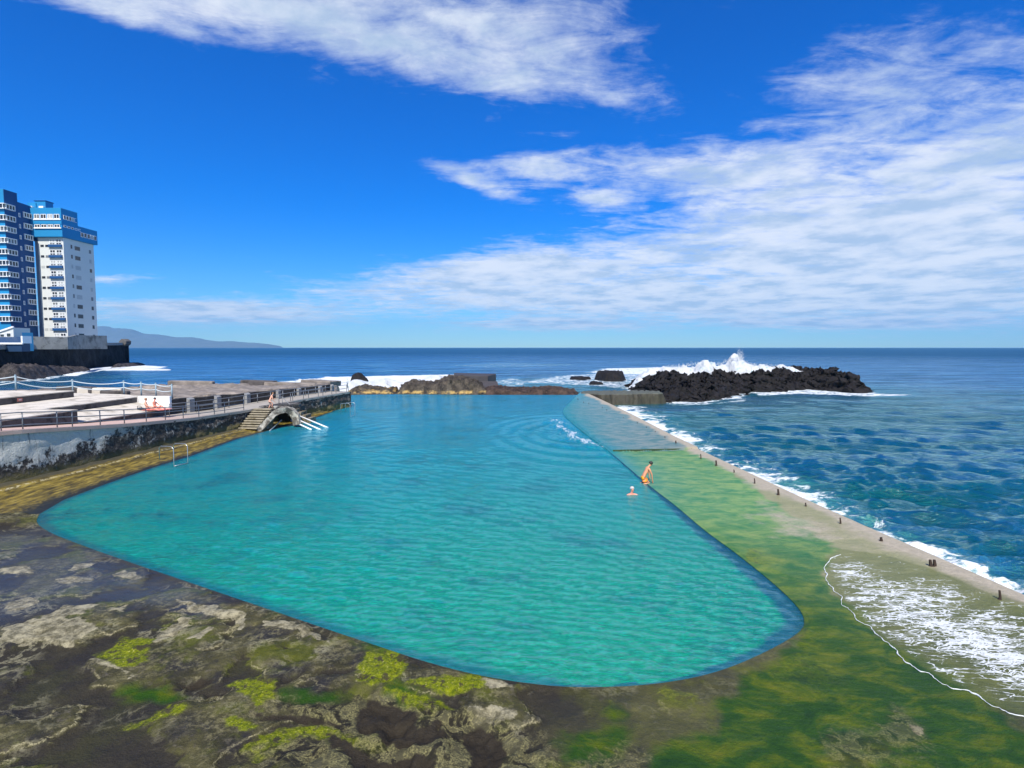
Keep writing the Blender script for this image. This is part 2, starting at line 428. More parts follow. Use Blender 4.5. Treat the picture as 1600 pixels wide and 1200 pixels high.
# sea side: soft greens under a film of water
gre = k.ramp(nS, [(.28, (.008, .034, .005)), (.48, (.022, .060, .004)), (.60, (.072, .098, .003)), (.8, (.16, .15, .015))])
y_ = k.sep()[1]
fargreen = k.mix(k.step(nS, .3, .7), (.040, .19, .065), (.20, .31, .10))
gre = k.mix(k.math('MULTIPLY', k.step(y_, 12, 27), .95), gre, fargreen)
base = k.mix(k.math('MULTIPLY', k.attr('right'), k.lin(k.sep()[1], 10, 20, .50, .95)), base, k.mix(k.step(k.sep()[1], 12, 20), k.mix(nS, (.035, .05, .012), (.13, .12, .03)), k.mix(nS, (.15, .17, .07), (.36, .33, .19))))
base = k.mix(thr('green', .22, .8, nA), base, gre)
base = k.mix(thr('tan', .07, .9), base, k.mix(k.step(k.noise(4, 8, .72), .36, .66), (.09, .08, .045), (.36, .32, .20)))
nD = k.noise(11, 8, .72)
yel = k.mix(k.step(nD, .30, .72), (.045, .07, .003), (.22, .24, .006)); yel = k.mix(k.step(k.noise(19, 6, .7), .56, .70), yel, (.42, .38, .12)); yel = k.mix(k.step(k.noise(3.1, 7, .7), .52, .60), yel, (.05, .045, .02))
yfac = k.math('MULTIPLY', thr('yellow', .16, 1.5, k.math('ADD', k.math('MULTIPLY', nA, .5), k.math('MULTIPLY', nB, .5))), k.math('SUBTRACT', 1, k.math('MULTIPLY', k.attr('right'), .93)))
base = k.mix(yfac, base, yel)
rn = k.noise(2.4, 9, .68, dist=.9)
rl = k.math('SUBTRACT', 1, k.math('MULTIPLY', k.math('ABSOLUTE', k.math('SUBTRACT', rn, .52)), 15), clamp=True)
rc = k.mix(k.step(rn, .40, .62), (.016, .014, .010), (.075, .068, .035)); rc = k.mix(k.math('MULTIPLY', rl, k.step(nC, .3, .7)), rc, (.30, .27, .11))
base = k.mix(k.math('MULTIPLY', thr('ridge', .25, 1.1), k.math('SUBTRACT', .85, k.math('MULTIPLY', k.attr('right'), .35))), base, rc)
base = k.mix(thr('dark', .08, .4), base, k.mix(nB, (.008, .007, .006), (.05, .04, .025)))
base = k.mix(thr('farsec', .15, .5, nA), base, k.mix(k.step(nS, .30, .68), (.04, .14, .14), (.21, .24, .21)))
base = k.mix(k.math('MULTIPLY', k.attr('wat'), .85), base, (.012, .20, .26))
base = k.mix(thr('pale', .22, .9, nA), base, k.mix(nB, (.24, .21, .14), (.50, .43, .33)))
# sea foam sliding over the shelf
fv = k.coord((.55, 1.5, 1), (0, 0, -.55))
fdis = k.noise(1.3, 3, .6, vec=fv, col=True)
vm = k.n('ShaderNodeVectorMath', operation='MULTIPLY_ADD'); k.l(fdis, vm.inputs[0]); vm.inputs[1].default_value = (1.1, 1.1, 1.1); k.l(fv, vm.inputs[2])
cell = k.vor(2.7, vm.outputs[0], 'DISTANCE_TO_EDGE'); cell2 = k.vor(6.5, vm.outputs[0], 'DISTANCE_TO_EDGE')
lace = k.math('MAXIMUM', k.math('SUBTRACT', 1, k.math('MULTIPLY', cell, 9), clamp=True), k.math('MULTIPLY', k.math('SUBTRACT', 1, k.math('MULTIPLY', cell2, 8), clamp=True), .75))
fz = k.noise(1.4, 8, .7, vec=fv)
cov = k.math('ADD', k.math('MULTIPLY', k.attr('core'), .30), k.math('MULTIPLY', lace, .30))
fm = k.step(k.math('ADD', fz, cov), .80, .90)
fm = k.math('MULTIPLY', fm, k.step(k.attr('foam'), .7, 1.0))
wash = k.math('MULTIPLY', k.step(k.attr('foam'), .3, .7), .55)
base = k.mix(wash, base, k.mix(nS, (.03, .06, .015), (.17, .18, .05)))
base = k.mix(fm, base, (.66, .68, .66))
bh = k.math('ADD', k.math('ADD', k.math('MULTIPLY', nB, .8), k.math('MULTIPLY', nC, .35)), k.math('MULTIPLY', nA, 1.4))
nrm = k.bump(bh, .75, .10)
rip = k.noise(2.6, 5, .6, vec=k.coord((.6, 1.8, 1)))
cn = k.bump(rip, .35, .10)
wet = k.math('MAXIMUM', k.math('MULTIPLY', k.attr('right'), .22), k.math('MULTIPLY', k.attr('bluish'), .45))
wet = k.math('MULTIPLY', wet, k.math('SUBTRACT', 1, k.math('MULTIPLY', k.attr('pale'), .7)))
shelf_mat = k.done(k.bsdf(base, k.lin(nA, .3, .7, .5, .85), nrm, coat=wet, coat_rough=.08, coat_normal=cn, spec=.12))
tag(link('rock_shelf', me, shelf_mat), kind='structure')

# dark step across the sea wall walk
mb = MB(); a_, b_ = Vector(P(958, 706.5)), Vector(P(1082, 703.5)); n_ = Vector(((b_-a_).y, -(b_-a_).x, 0)).normalized()*.10
pts = [a_.lerp(b_, q/14)+n_*1.2*math.sin(q*1.9)*.5 for q in range(15)]
mb.prism([(p.x, p.y) for p in pts]+[(p.x-n_.x*2.5, p.y-n_.y*2.5) for p in pts[::-1]], -.02, [.155]*15+[.13]*15)
tag(mb.build('step', simple('weedy_step', (.03, .06, .02), .8, .5, 3, .6, .03)), kind='structure')
# foam front line
fl = catmull([P(u, v, .05) for u, v in [(1312, 866), (1297, 872), (1288, 884), (1296, 908), (1308, 924), (1330, 958), (1380, 1000), (1412, 1028), (1450, 1050), (1478, 1066), (1520, 1085), (1560, 1103), (1604, 1122), (1700, 1172)]], 22)
mb = MB(); pts = []
for i, p in enumerate(fl):
    j = float(noise3(p[0]*1.4, p[1]*1.4, 5.0))*.20+float(noise3(p[0]*4, p[1]*4, 2.0))*.09+float(noise3(p[0]*11, p[1]*11, 2.0))*.04
    pts.append((p[0]+j, p[1]+j*.6, .025))
mb.tube(pts, [(.006+.022*abs(float(noise3(p[0]*3, p[1]*3, 9.0)))) for p in pts], 6)
m_foam = simple('foam_white', (.66, .68, .66), .8, .04, 8, .6, .03)
tag(mb.build('wave_foam', m_foam, smooth=True), 'thin white foam line where the wash ends on the green shelf', 'foam', kind='stuff')

# ------------------------------------------------------------------ left ledge: mossy strip between the wall and the water
DECK = [(-31.5, 18), (-28.6, 25), (-27.0, 31), (-26.6, 34), (-26.1, 39), (-25.6, 46), (-25.0, 52.2), (-23.9, 57), (-22.9, 62), (-20.9, 71.8)]
ZD = [(10, 3.6), (25, 3.35), (31, 3.08), (34, 2.8), (38, 2.45), (45, 1.98), (52, 1.75), (61, 1.95), (75, 1.95)]
def zdeck(y): return float(np.interp(y, [a for a, b in ZD], [b for a, b in ZD]))
li = [(-45, 24, .0)]+[P(u, v) for u, v in LEFT_PX]
lo = [(-50, 22, .35), (-31, 21, .35), (-28.3, 27, .35), (-26.7, 34, .38), (-26.2, 39, .38), (-25.7, 45, .3), (-25.0, 52, .25), (-24.0, 57, .2), (-22.8, 63, .12), (-20.8, 72, .1)]
li = lerp_path(li, 24); lo_ = lerp_path(lo, 24)
I, O = np.array(li), np.array(lo_)
t = np.linspace(0, 1, 40)
G = I[None]*(1-t[:, None, None])+O[None]*t[:, None, None]
prof = np.interp(t, [0, .25, .5, .62, .66, 1], [-.05, .18, .45, .62, 1.0, 1.05])
G[..., 2] = prof[:, None]*np.maximum(O[None, :, 2], .05)+.05*fbm(G[..., 0]*.9, G[..., 1]*.9, 2.0, 4)*(t[:, None] > .03)
xs, ys = G[..., 0], G[..., 1]
me = np_mesh('ledge', G.reshape(-1, 3), grid_faces(40, len(I), flip=True), True, dict(up=np.repeat(t[:, None], len(I), 1)))
k = N('mossy_ledge')
up = k.attr('up')
n1 = k.noise(2.2, 8, .6, vec=k.coord((2.2, .5, 1), (0, 0, .12))); n2 = k.noise(7, 6)
c = k.ramp(n1, [(.3, (.018, .014, .006)), (.45, (.09, .065, .010)), (.58, (.21, .15, .020)), (.75, (.34, .27, .07))])
c = k.mix(k.step(k.math('ADD', up, k.math('MULTIPLY', k.math('SUBTRACT', n2, .5), .3)), .68, .8), c, k.mix(n2, (.02, .02, .015), (.10, .09, .055)))
c = k.mix(k.step(k.math('ADD', up, k.math('MULTIPLY', k.math('SUBTRACT', n2, .5), .3)), .22, .05), c, (.012, .014, .010))
edge = k.math('SUBTRACT', 1, k.math('MULTIPLY', k.math('ABSOLUTE', k.math('SUBTRACT', up, k.lin(n1, .2, .8, .64, .67))), 45), clamp=True)
c = k.mix(k.math('MULTIPLY', edge, k.step(n2, .42, .62)), c, (.42, .36, .20))
m_ledge = k.done(k.bsdf(c, .5, k.bump(n1, .7, .06)))
tag(link('ledge', me, m_ledge), kind='structure')

# ------------------------------------------------------------------ pool basin and water
outl = pool_a+left_a[1:]+far_a[1:-1]
mb = MB(); n = len(outl)
ZB = -2.6
vs = [(p[0], p[1], .0) for p in outl]+[(p[0], p[1], ZB) for p in outl]
fs = [(i, (i+1) % n, n+(i+1) % n, n+i) for i in range(n)]
mb.add(vs, fs)
k = N('pool_wall_algae'); nz = k.noise(2.5, 6)
m_pw = k.done(k.bsdf(k.mix(nz, (.004, .015, .035), (.02, .05, .075)), .8))
w = mb.build('pool_wall', m_pw); tag(w, kind='structure')
mb = MB(); mb.add([(p[0], p[1], ZB+.02) for p in outl], [tuple(range(n))])
k = N('pool_floor'); nz = k.noise(.35, 6, .6)
fc = k.mix(k.step(nz, .35, .62), (.10, .30, .27), (.42, .60, .50))
fl_ = mb.build('pool_floor', k.done(k.bsdf(fc, .9))); tag(fl_, kind='structure')

# water: web from the outline to a centre line
dens = []
for i in range(n):
    a, b = Vector(outl[i]), Vector(outl[(i+1) % n]); D = math.hypot(a.x, a.y)
    m = max(1, int((b-a).length/(0.0052*D)))
    for q in range(m): dens.append(tuple(a.lerp(b, q/m)))
dens.append(dens[0])
dens = np.array(dens)
cy = np.clip(dens[:, 1], 18, 80); cx = np.interp(cy, [18, 50, 80], [-1, -6, -8])
cen = np.stack([cx, cy, 0*cx], -1)
t = np.linspace(0, 1, 230)**1.1
G = dens[None]*(1-t[:, None, None])+cen[None]*t[:, None, None]
X, Y = G[..., 0], G[..., 1]; D = np.hypot(X, Y)
h = np.zeros_like(X); rg = np.random.RandomState(3)
for i in range(46):
    lam = .26*(1.075**i); ang = rg.normal(-1.45, .85); ph = rg.rand()*6.28; kk = 2*math.pi/lam
    amp = .0068/(1+(lam/.7)**.9)*(lam/.4)**.25*np.clip((lam-.011*D)/(.02*D), 0, 1)
    h += amp*np.sin(kk*(X*math.cos(ang)+Y*math.sin(ang))+ph+1.2*noise3(X*.25/max(1, lam*.4), Y*.25/max(1, lam*.4), i*1.7))
h *= .42+.5*sstep(-.2, .5, fbm(X*.08, Y*.08, 3.0, 3))
sp = P(905, 678)
r = np.hypot((X-sp[0])*1.0, (Y-sp[1])*.62)
ringm = np.exp(-((r-4.5)/3.2)**2)
h += ringm*.085*np.sin(r*2*math.pi/1.7+.6*noise3(X*.4, Y*.4, 1))
splash = np.exp(-(line_d(X, Y, [P(868, 655), P(878, 668), P(900, 686), P(935, 697)])/1.3)**2)
h += splash*.18*np.abs(fbm(X*1.2, Y*1.2, 4.0, 4))
edge = sstep(0, .5, np.abs(poly_sd(X, Y, outl)))
h *= edge
G[..., 2] = h+.0
ri = [p[:2] for p in catmull([P(u, v) for u, v in POOL_PX[4:18]], 8)]
wd = .85*np.interp(np.arange(len(ri)), [0, 8, 16, 24, 32, 40, 48, 56, 64, 72, 80, 88, len(ri)-1], [.03, .22, .48, .62, .72, .78, .74, .62, .5, .34, .16, .08, .06])
wb = np.zeros_like(X); px_, py_ = X+.12*fbm(X*1.5, Y*1.5, 3, 3), Y+.12*fbm(X*1.5, Y*1.5, 9, 3)
for i_ in range(len(ri)-1):
    dd_ = line_d(px_, py_, [ri[i_], ri[i_+1]]); wb = np.maximum(wb, 1-sstep(.72, 1.15, dd_/wd[i_]))
lf = line_d(px_, py_, [P(u, v)[:2] for u, v in POOL_PX[17:29]+LEFT_PX]); wb = np.maximum(wb, .75*(1-sstep(.1, .55, lf)))
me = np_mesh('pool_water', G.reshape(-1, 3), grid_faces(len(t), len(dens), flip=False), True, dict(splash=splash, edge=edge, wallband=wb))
k = N('pool_water')
s = k.sep(); yy = s[1]
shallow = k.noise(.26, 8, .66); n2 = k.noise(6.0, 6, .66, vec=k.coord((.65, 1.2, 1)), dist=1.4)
body = k.ramp(k.lin(yy, 12, 92), [(0, (.0, .31, .115)), (.10, (.0, .30, .145)), (.24, (.0, .265, .235)), (.5, (.0, .24, .35)), (1, (.02, .26, .43))])
body = k.mix(k.step(shallow, .49, .66), body, k.mix(.70, body, (.002, .10, .10)))
# light network from refracted waves, painted as pale and dark mottling
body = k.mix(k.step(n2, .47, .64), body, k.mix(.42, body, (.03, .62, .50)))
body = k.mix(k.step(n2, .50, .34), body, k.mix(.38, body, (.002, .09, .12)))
body = k.mix(k.math('MULTIPLY', k.attr('wallband'), .84), body, (.003, .060, .115))
body = k.mix(k.math('MULTIPLY', k.step(k.math('ADD', k.attr('splash'), k.math('MULTIPLY', k.math('SUBTRACT', k.noise(1.6, 8, .75, vec=k.coord((1, .5, 1))), .5), 2.6)), .92, 1.12), k.step(k.attr('splash'), .1, .5)), body, (.8, .85, .85))
r1 = k.noise(5.6, 6, .66, vec=k.coord((.5, 1.3, 1), (0, 0, .12)), dist=.6); r2 = k.noise(1.5, 4, .6, vec=k.coord((.5, 1.5, 1), (0, 0, -.15)), dist=.5)
hh = k.math('ADD', k.math('MULTIPLY', r1, .85), k.math('MULTIPLY', r2, .60))
nb = k.bump(hh, 1.0, .16)
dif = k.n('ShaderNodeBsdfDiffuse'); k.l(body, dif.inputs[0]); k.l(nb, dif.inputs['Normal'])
tr = k.n('ShaderNodeBsdfTransparent'); tr.inputs[0].default_value = (.25, .80, .78, 1)
mx = k.n('ShaderNodeMixShader'); mx.inputs[0].default_value = .82
k.l(tr.outputs[0], mx.inputs[1]); k.l(dif.outputs[0], mx.inputs[2])
gl = k.n('ShaderNodeBsdfGlossy'); gl.inputs[0].default_value = (.68, .96, .94, 1); gl.inputs['Roughness'].default_value = .08; k.l(nb, gl.inputs['Normal'])
fr = k.n('ShaderNodeFresnel'); fr.inputs[0].default_value = 1.33; k.l(nb, fr.inputs['Normal'])
mx2 = k.n('ShaderNodeMixShader'); k.l(k.math('MULTIPLY', k.step(fr.outputs[0], .03, .55), .50), mx2.inputs[0]); k.l(mx.outputs[0], mx2.inputs[1]); k.l(gl.outputs[0], mx2.inputs[2])
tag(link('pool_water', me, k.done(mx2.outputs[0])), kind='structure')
# ------------------------------------------------------------------ rocks
def lava_mat(name, lo, hi, ochre=False, rough=.8):
    k = N(name)
    n1 = k.noise(.9, 9, .65); n2 = k.noise(5, 7, .7)
    c = k.mix(k.step(n1, .35, .7), lo, hi)
    c = k.mix(k.step(n2, .5, .75), c, tuple(min(1, x*1.9) for x in hi))
    if ochre:
        z = k.math('ADD', k.sep()[2], k.math('MULTIPLY', k.math('SUBTRACT', n2, .5), .9))
        band = k.math('MULTIPLY', k.math('MULTIPLY', k.step(z, .62, .4), k.step(z, .02, .15)), k.step(k.noise(.8, 5), .42, .6))
        c = k.mix(band, c, k.mix(n1, (.42, .22, .035), (.50, .40, .18)))
    return k.done(k.bsdf(c, rough, k.bump(k.math('ADD', n1, n2), .9, .25), spec=.3))
m_lava = lava_mat('black_lava', (.003, .0026, .0028), (.017, .014, .014))
m_brown = lava_mat('brown_rock', (.018, .015, .012), (.105, .085, .062), ochre=True)
def heightrock(name, poly, zb, H, cell, edge, seed, mat, label=None, cat=None, rough=1.0, jag=.35, hf=None, group=None, kind=None, warp=.8, parent=None, crag=0):
    xs = [p[0] for p in poly]; ys = [p[1] for p in poly]
    cx, cy = cell if isinstance(cell, tuple) else (cell, cell)
    gx = np.arange(min(xs)-1.5, max(xs)+1.5, cx); gy = np.arange(min(ys)-1.5, max(ys)+1.5, cy)
    X, Y = np.meshgrid(gx, gy)
    w = warp*fbm(X*.35, Y*.35, seed, 4)
    sd = poly_sd(X, Y, poly)+w
    top = hf(X, Y) if hf else H
    prof = np.clip((sd+.3)/(edge+.3), 0, 1)**.62 if crag else sstep(-.3, edge, sd)
    Z = zb-1.2+(top+1.2)*prof+rough*prof*(ridged(X*.45, Y*.45, seed+1, 6)-.45)*min(1.3, .5*H if H else .6)
    Z += jag*prof*fbm(X*1.7, Y*1.7, seed+2, 4)
    Xd = X+jag*.8*fbm(X*1.1, Y*1.1, seed+5, 3); Yd = Y+jag*.8*fbm(X*1.1, Y*1.1, seed+8, 3)
    if crag:
        Xd = Xd+crag*fbm(X*.33, Y*.33, Z*.7+seed, 6, .58)*1.3; Yd = Yd+crag*fbm(X*.33+9, Y*.33, Z*.7+seed, 6, .58)*1.3; Z = Z+crag*.5*prof*(np.abs(fbm(X*.9, Y*.9, Z*.8+seed+4, 4))-.3)
    m = (Z > zb-1.0)
    fm = m[:-1, :-1] | m[1:, :-1] | m[:-1, 1:] | m[1:, 1:]
    V = np.stack([Xd, Yd, Z], -1).reshape(-1, 3)
    f = grid_faces(len(gy), len(gx), fm)
    V, f, _ = compact(V, f)
    o = link(name, np_mesh(name, V, f, True), mat, parent)
    return tag(o, label, cat, group, kind)
S = SEA_Z
ISL = [P(975, 603, S), P(1000, 622, S), P(1030, 629, S), P(1065, 630, S), P(1110, 628, S), P(1150, 622, S), P(1175, 613, S), P(1215, 613, S), P(1260, 609, S), P(1320, 613, S), P(1362, 617, S), P(1363, 613, S), P(1335, 602, S), P(1270, 598, S), P(1180, 598, S), P(1090, 598, S), P(1010, 596, S)]
def ish(X, Y):
    u = 800+X/Y*880
    h = np.interp(u, [975, 995, 1030, 1080, 1130, 1170, 1190, 1220, 1260, 1300, 1330, 1350, 1365], [1.6, 3.0, 3.0, 3.2, 3.0, 3.4, 3.4, 3.9, 4.0, 4.6, 4.4, 3.4, 1.4])
    return (h*.66-.1+1.6*fbm(X*.11, Y*.16, 7.7, 3)+.8*ridged(X*.22, Y*.3, 3.3, 3)-.35)*np.clip(.50+.50*(Y-93)/20, .42, 1.1)
heightrock('lava_island', [p[:2] for p in ISL], S, 3.2, (.17, .19), 5.5, 3.0, m_lava, 'long jagged black lava rock in the sea with the big white wave behind it', 'rock', hf=ish, rough=1.3, jag=.6, warp=1.8, crag=.8)
for i, (u, v, a, b, h, lb) in enumerate([(955, 594, 4.6, 2.4, 2.2, 'low black rock in white surf, left of the big lava island'),
                                         (905, 593, 3.5, 1.6, .7, 'small dark rock peeking out of white water, farthest left beside the lava island'),
                                         (930, 600, 2.5, 1.5, .5, 'flat dark rock awash in foam just before the island tip')]):
    c = P(u, v, S); pg = [(c[0]+a*math.cos(t_)*(1+.2*math.sin(3*t_+i)), c[1]+b*3*math.sin(t_)) for t_ in [2*math.pi*q/11 for q in range(11)]]
    heightrock('sea_rock', pg, S, h, .35, 1.6, 10+i, m_lava, lb, 'rock', rough=.8, jag=.3)
# the brown mound at the far end of the pool
def mh(X, Y):
    u = 800+X/Y*880
    return np.interp(u, [612, 622, 645, 660, 680, 700, 725, 745, 758, 770], [.2, .6, 1.6, 1.35, 1.3, 2.2, 2.1, 1.6, 1.2, .2])
MOUND = [P(612, 615)[:2], P(680, 616.5)[:2], P(760, 615.5)[:2], P(764, 610)[:2], P(740, 606)[:2], P(690, 604)[:2], P(630, 607)[:2]]
heightrock('rock_mound', MOUND, 0, 2, (.2, .3), 1.3, 21.0, m_brown, 'rounded brown rock mound with ochre waterline at the far end of the pool', 'rock', hf=lambda X, Y: mh(X, Y), rough=.55, jag=.35, warp=.6, crag=.35)
RIM = [P(540, 617)[:2], P(620, 616.2)[:2], P(624, 609)[:2], P(585, 606)[:2], P(545, 607)[:2]]
heightrock('low_rocks', RIM, 0, .8, .22, 1.2, 31.0, m_brown, 'low jagged brown rocks between the breakwater end and the rock mound', 'rock', hf=lambda X, Y: .45+.5*np.clip(fbm(X*.3, Y*.3, 4.0, 3), -1, 1), rough=.8, jag=.3, crag=.4)
c = P(562, 596, S)
heightrock('sea_rock', [(c[0]-3, c[1]-3), (c[0]+3, c[1]-3), (c[0]+2, c[1]+3), (c[0]-2, c[1]+3)], S, 1.9, .3, 1.6, 17, m_lava, 'small dark rock in the surf beyond the low rocks by the breakwater', 'rock', rough=.9)
def wh(X, Y):
    u = 800+X/Y*880
    return np.interp(u, [755, 780, 800, 830, 860, 875, 890, 906], [.55, .75, .45, .45, .7, .6, .35, .2])
WALLP = [P(752, 616)[:2], P(903, 616.6)[:2], P(906, 611.5)[:2], P(870, 608)[:2], P(800, 608.5)[:2], P(756, 608)[:2]]
heightrock('rock_wall', WALLP, 0, 1.0, (.22, .3), 1.0, 41.0, lava_mat('reddish_rock', (.018, .011, .009), (.085, .055, .04), ochre=False), 'low reddish brown rock wall closing the far end of the pool', 'wall', hf=wh, rough=.6, jag=.3, warp=.5, crag=.35)
# dark concrete slab standing in the sea behind the mound
t0 = PY(712, 583, 121); t1 = PY(763, 584, 121)
mb = MB(); mb.prism([(t0[0], 119), (t1[0], 119), (t1[0]+1.5, 127), (t0[0]-1.0, 127)], -3, [1.75, 1.6, 1.7, 1.9])
mb.prism([(t0[0]+3, 117), (t1[0]+2.5, 115.5), (t1[0]+2, 118.9), (t0[0]+3, 118.9)], -3, [-.4, -.7, .5, .6])
o = mb.build('concrete_slab', simple('slab_dark', (.045, .04, .042), .8, .3, 1.5, .8, .1), bevel=.12); tag(o, 'dark flat-topped concrete slab in the sea behind the rock mound', 'slab')
# corner block where the right-hand wall meets the island
m_blk = N('weed_block'); zz = m_blk.sep()[2]; n1 = m_blk.noise(1.3, 7, .6); n2 = m_blk.noise(6, 6, .6)
cc = m_blk.mix(m_blk.step(zz, .18, .30), m_blk.mix(n1, (.007, .006, .004), (.05, .042, .02)), m_blk.mix(n2, (.03, .04, .03), (.12, .125, .10)))
m_blk = m_blk.done(m_blk.bsdf(cc, .7, m_blk.bump(n2, .6, .08)))
a0, a1 = P(903, 617, 0), P(1003, 620, 0)
pl = [(a0[0]+.3, a0[1]+.2), (a0[0]+3.4, a0[1]-3.3), (a0[0]+8.5, a0[1]-2.2), (a0[0]+13.8, a0[1]-.5), (a0[0]+14.5, a0[1]+4), (a0[0]+9, a0[1]+5.5), (a0[0]+1, a0[1]+4)]
heightrock('weedy_block', pl, S, 1.6, (.12, .12), .35, 51.0, m_blk, 'weed-covered concrete block with a pale flat top at the far corner of the sea wall', 'wall', hf=lambda X, Y: 1.62+.10*fbm(X*.4, Y*.4, 5., 3), rough=.16, jag=.16, warp=.5, crag=.12)

# ------------------------------------------------------------------ sea
CL = [(-400, 60), (-172, 150), (-170, 176), (-176, 200), (-184, 226), (-205, 262), (-214, 300), (-400, 320)]     # coast by the towers
ROCKP = [P(u, v, S) for u, v in [(-60, 600), (0, 592), (60, 588), (105, 583), (140, 578), (150, 575)]]
BREAK = [(-30.6, 48.5), (-29.2, 56), (-27.0, 64), (-24.9, 72), (-23.6, 77.5), (-27, 80), (-31, 84), (-35, 79), (-39, 76), (-43, 70), (-50, 66), (-58, 60), (-66, 54), (-80, 46), (-95, 30), (-60, 10), (-30, 18)]
complexp = [p[:2] for p in lip]+[(-110, -8), (-110, 20), (-95, 30), (-80, 46), (-58, 60), (-43, 70), (-35, 79), (-29, 82), (-22.6, 77.5), P(549, 612)[:2], P(620, 610)[:2], P(760, 610)[:2], P(906, 613)[:2]]
rad = np.geomspace(11, 30000, 900); th = np.radians(np.linspace(-64, 60, 900))
RR, TT = np.meshgrid(rad, th, indexing='ij')
X, Y = RR*np.sin(TT), RR*np.cos(TT)
h = np.zeros_like(X); rg = np.random.RandomState(5); dxs = np.zeros_like(X); dys = np.zeros_like(X)
res = RR*.0088
near = np.clip(line_d(X, Y, [p[:2] for p in ISL])/14, .25, 1)
# slow swell direction towards the viewer, wind chop on top
wn = [noise3(X*f, Y*f, 2.2+f) for f in (.02, .06, .18, .5)]
for i in range(64):
    lam = .75*(1.066**i); ang = rg.normal(-1.95, .5 if lam < 8 else .28); ph = rg.rand()*6.28; kk = 2*math.pi/lam
    amp = .050*lam**.45/(1+(lam/2.0)**1.15)*np.clip((lam-1.6*res)/(2.5*res), 0, 1)*(.75+.5*rg.rand())
    w_ = wn[min(3, max(0, int(3.2-math.log(lam+.1)/1.1)))]
    arg = kk*(X*math.cos(ang)+Y*math.sin(ang))+ph+1.3*w_
    h += amp*np.sin(arg); dxs += amp*.8*math.cos(ang)*np.cos(arg); dys += amp*.8*math.sin(ang)*np.cos(arg)
patch = .85+.35*sstep(-.5, .5, fbm(X*.03, Y*.03, 6.0, 3))
fade = 1
h = h*patch*near*.92
lipd = line_d(X, Y, [p[:2] for p in lip])
h = np.where(lipd < 3, np.minimum(h, .5), h)
big = .0
crest = np.clip(h*1.5, 0, 1)
# foam fields
isl_d = -poly_sd(X, Y, [p[:2] for p in ISL])
foam = np.zeros_like(X)
isl_front = (Y < 118)
foam = np.maximum(foam, np.exp(-np.clip(isl_d+1.2*fbm(X*.3,Y*.3,1.,3), 0, 99)/1.5)*.74)
foam = np.maximum(foam, (1.08+.5*fbm(X*.12, Y*.12, 8.8, 3))*np.exp(-(lipd/(2.6+.06*RR))**2))
def fz(pts, w, a, z=S):
    global foam
    q = [P(u, v, z)[:2] for u, v in pts]; c = q[len(q)//2]
    foam = np.maximum(foam, a*np.clip(1.5-np.abs(poly_sd(X, Y, q)-1e3*0) / w, 0, 1) if False else np.where(poly_sd(X, Y, q) > 0, a, a*np.exp(-(poly_sd(X, Y, q)/w)**2)))
fz([(830, 597), (880, 588), (960, 583), (1030, 584), (1010, 596), (990, 606), (950, 603), (900, 600)], 6, .66)
fz([(1170, 608), (1215, 611), (1270, 607), (1360, 615), (1420, 617), (1360, 619), (1250, 615), (1190, 617)], 1.2, .78)
fz([(1010, 627), (1060, 630), (1120, 629), (1165, 624), (1160, 627), (1100, 632), (1050, 632)], .8, .62)
fz([(960, 576), (1060, 574), (1240, 577), (1260, 581), (1180, 584), (1000, 584), (940, 582)], 8, .82)
fz([(455, 597), (520, 590), (600, 588), (640, 587), (715, 586), (720, 592), (640, 602), (545, 606), (480, 604)], 5, 1.0)
fz([(580, 579), (630, 577), (640, 578), (600, 581)], 6, .45); fz([(700, 571), (800, 567), (900, 570), (860, 572), (760, 574)], 5, .5)
fz([(770, 596), (800, 592), (820, 598), (800, 603)], 3, .62)
fz([(560, 571), (600, 568), (590, 573)], 6, .45)
fz([(100, 583), (150, 575), (200, 570), (260, 573), (230, 577), (150, 579), (110, 587)], 2.2, .92); fz([(0, 598), (60, 591), (110, 586), (60, 594)], 2.0, .7)
fz([(130, 590), (200, 585), (240, 588), (160, 592)], 3, .42)
fz([(1380, 603), (1450, 600), (1470, 603), (1400, 606)], 3, .42)
shallow = np.clip(1-lipd/70, 0, 1)*.95
shallow = np.maximum(shallow, np.exp(-(line_d(X, Y, [P(780, 602, S)[:2], P(900, 604, S)[:2], P(1010, 640, S)[:2], P(1090, 650, S)[:2]])/17)**2))
shallow = np.maximum(shallow, .6*np.exp(-(line_d(X, Y, [P(50, 600, S)[:2], P(200, 590, S)[:2]])/22)**2))
# surge mounds of broken water
inside = poly_sd(X, Y, complexp)
coast = poly_sd(X, Y, CL)
Xs, Ys = X+dxs*near, Y+dys*near
keep = (inside < 1.2) & (coast < 12)
fm = keep[:-1, :-1] & keep[1:, :-1] & keep[:-1, 1:] & keep[1:, 1:]
V = np.stack([Xs, Ys, S+h], -1).reshape(-1, 3)
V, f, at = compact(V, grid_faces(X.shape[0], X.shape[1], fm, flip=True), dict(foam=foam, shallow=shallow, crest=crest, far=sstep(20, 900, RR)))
k = N('sea_water')
n_big = k.noise(.05, 5, .55, vec=k.coord((.5, 1.4, 1))); n_m = k.noise(2.2, 5, .58, vec=k.coord((.55, 1.3, 1), (0, 0, .3)), dist=.4); n_s = k.noise(6.5, 4, .6, vec=k.coord((.6, 1.3, 1), (0, 0, .3)))
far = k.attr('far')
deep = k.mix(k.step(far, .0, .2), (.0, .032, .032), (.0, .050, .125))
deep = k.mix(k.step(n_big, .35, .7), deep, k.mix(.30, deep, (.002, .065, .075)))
teal = k.mix(k.step(n_m, .2, .8), (.0, .055, .055), (.002, .105, .100))
c = k.mix(k.math('MULTIPLY', k.attr('shallow'), .85), deep, teal)
c = k.mix(k.math('MULTIPLY', k.attr('crest'), .25), c, (.005, .17, .18))
fn = k.noise(.9, 10, .72, vec=k.coord((.7, 1.2, 1)), dist=.5)
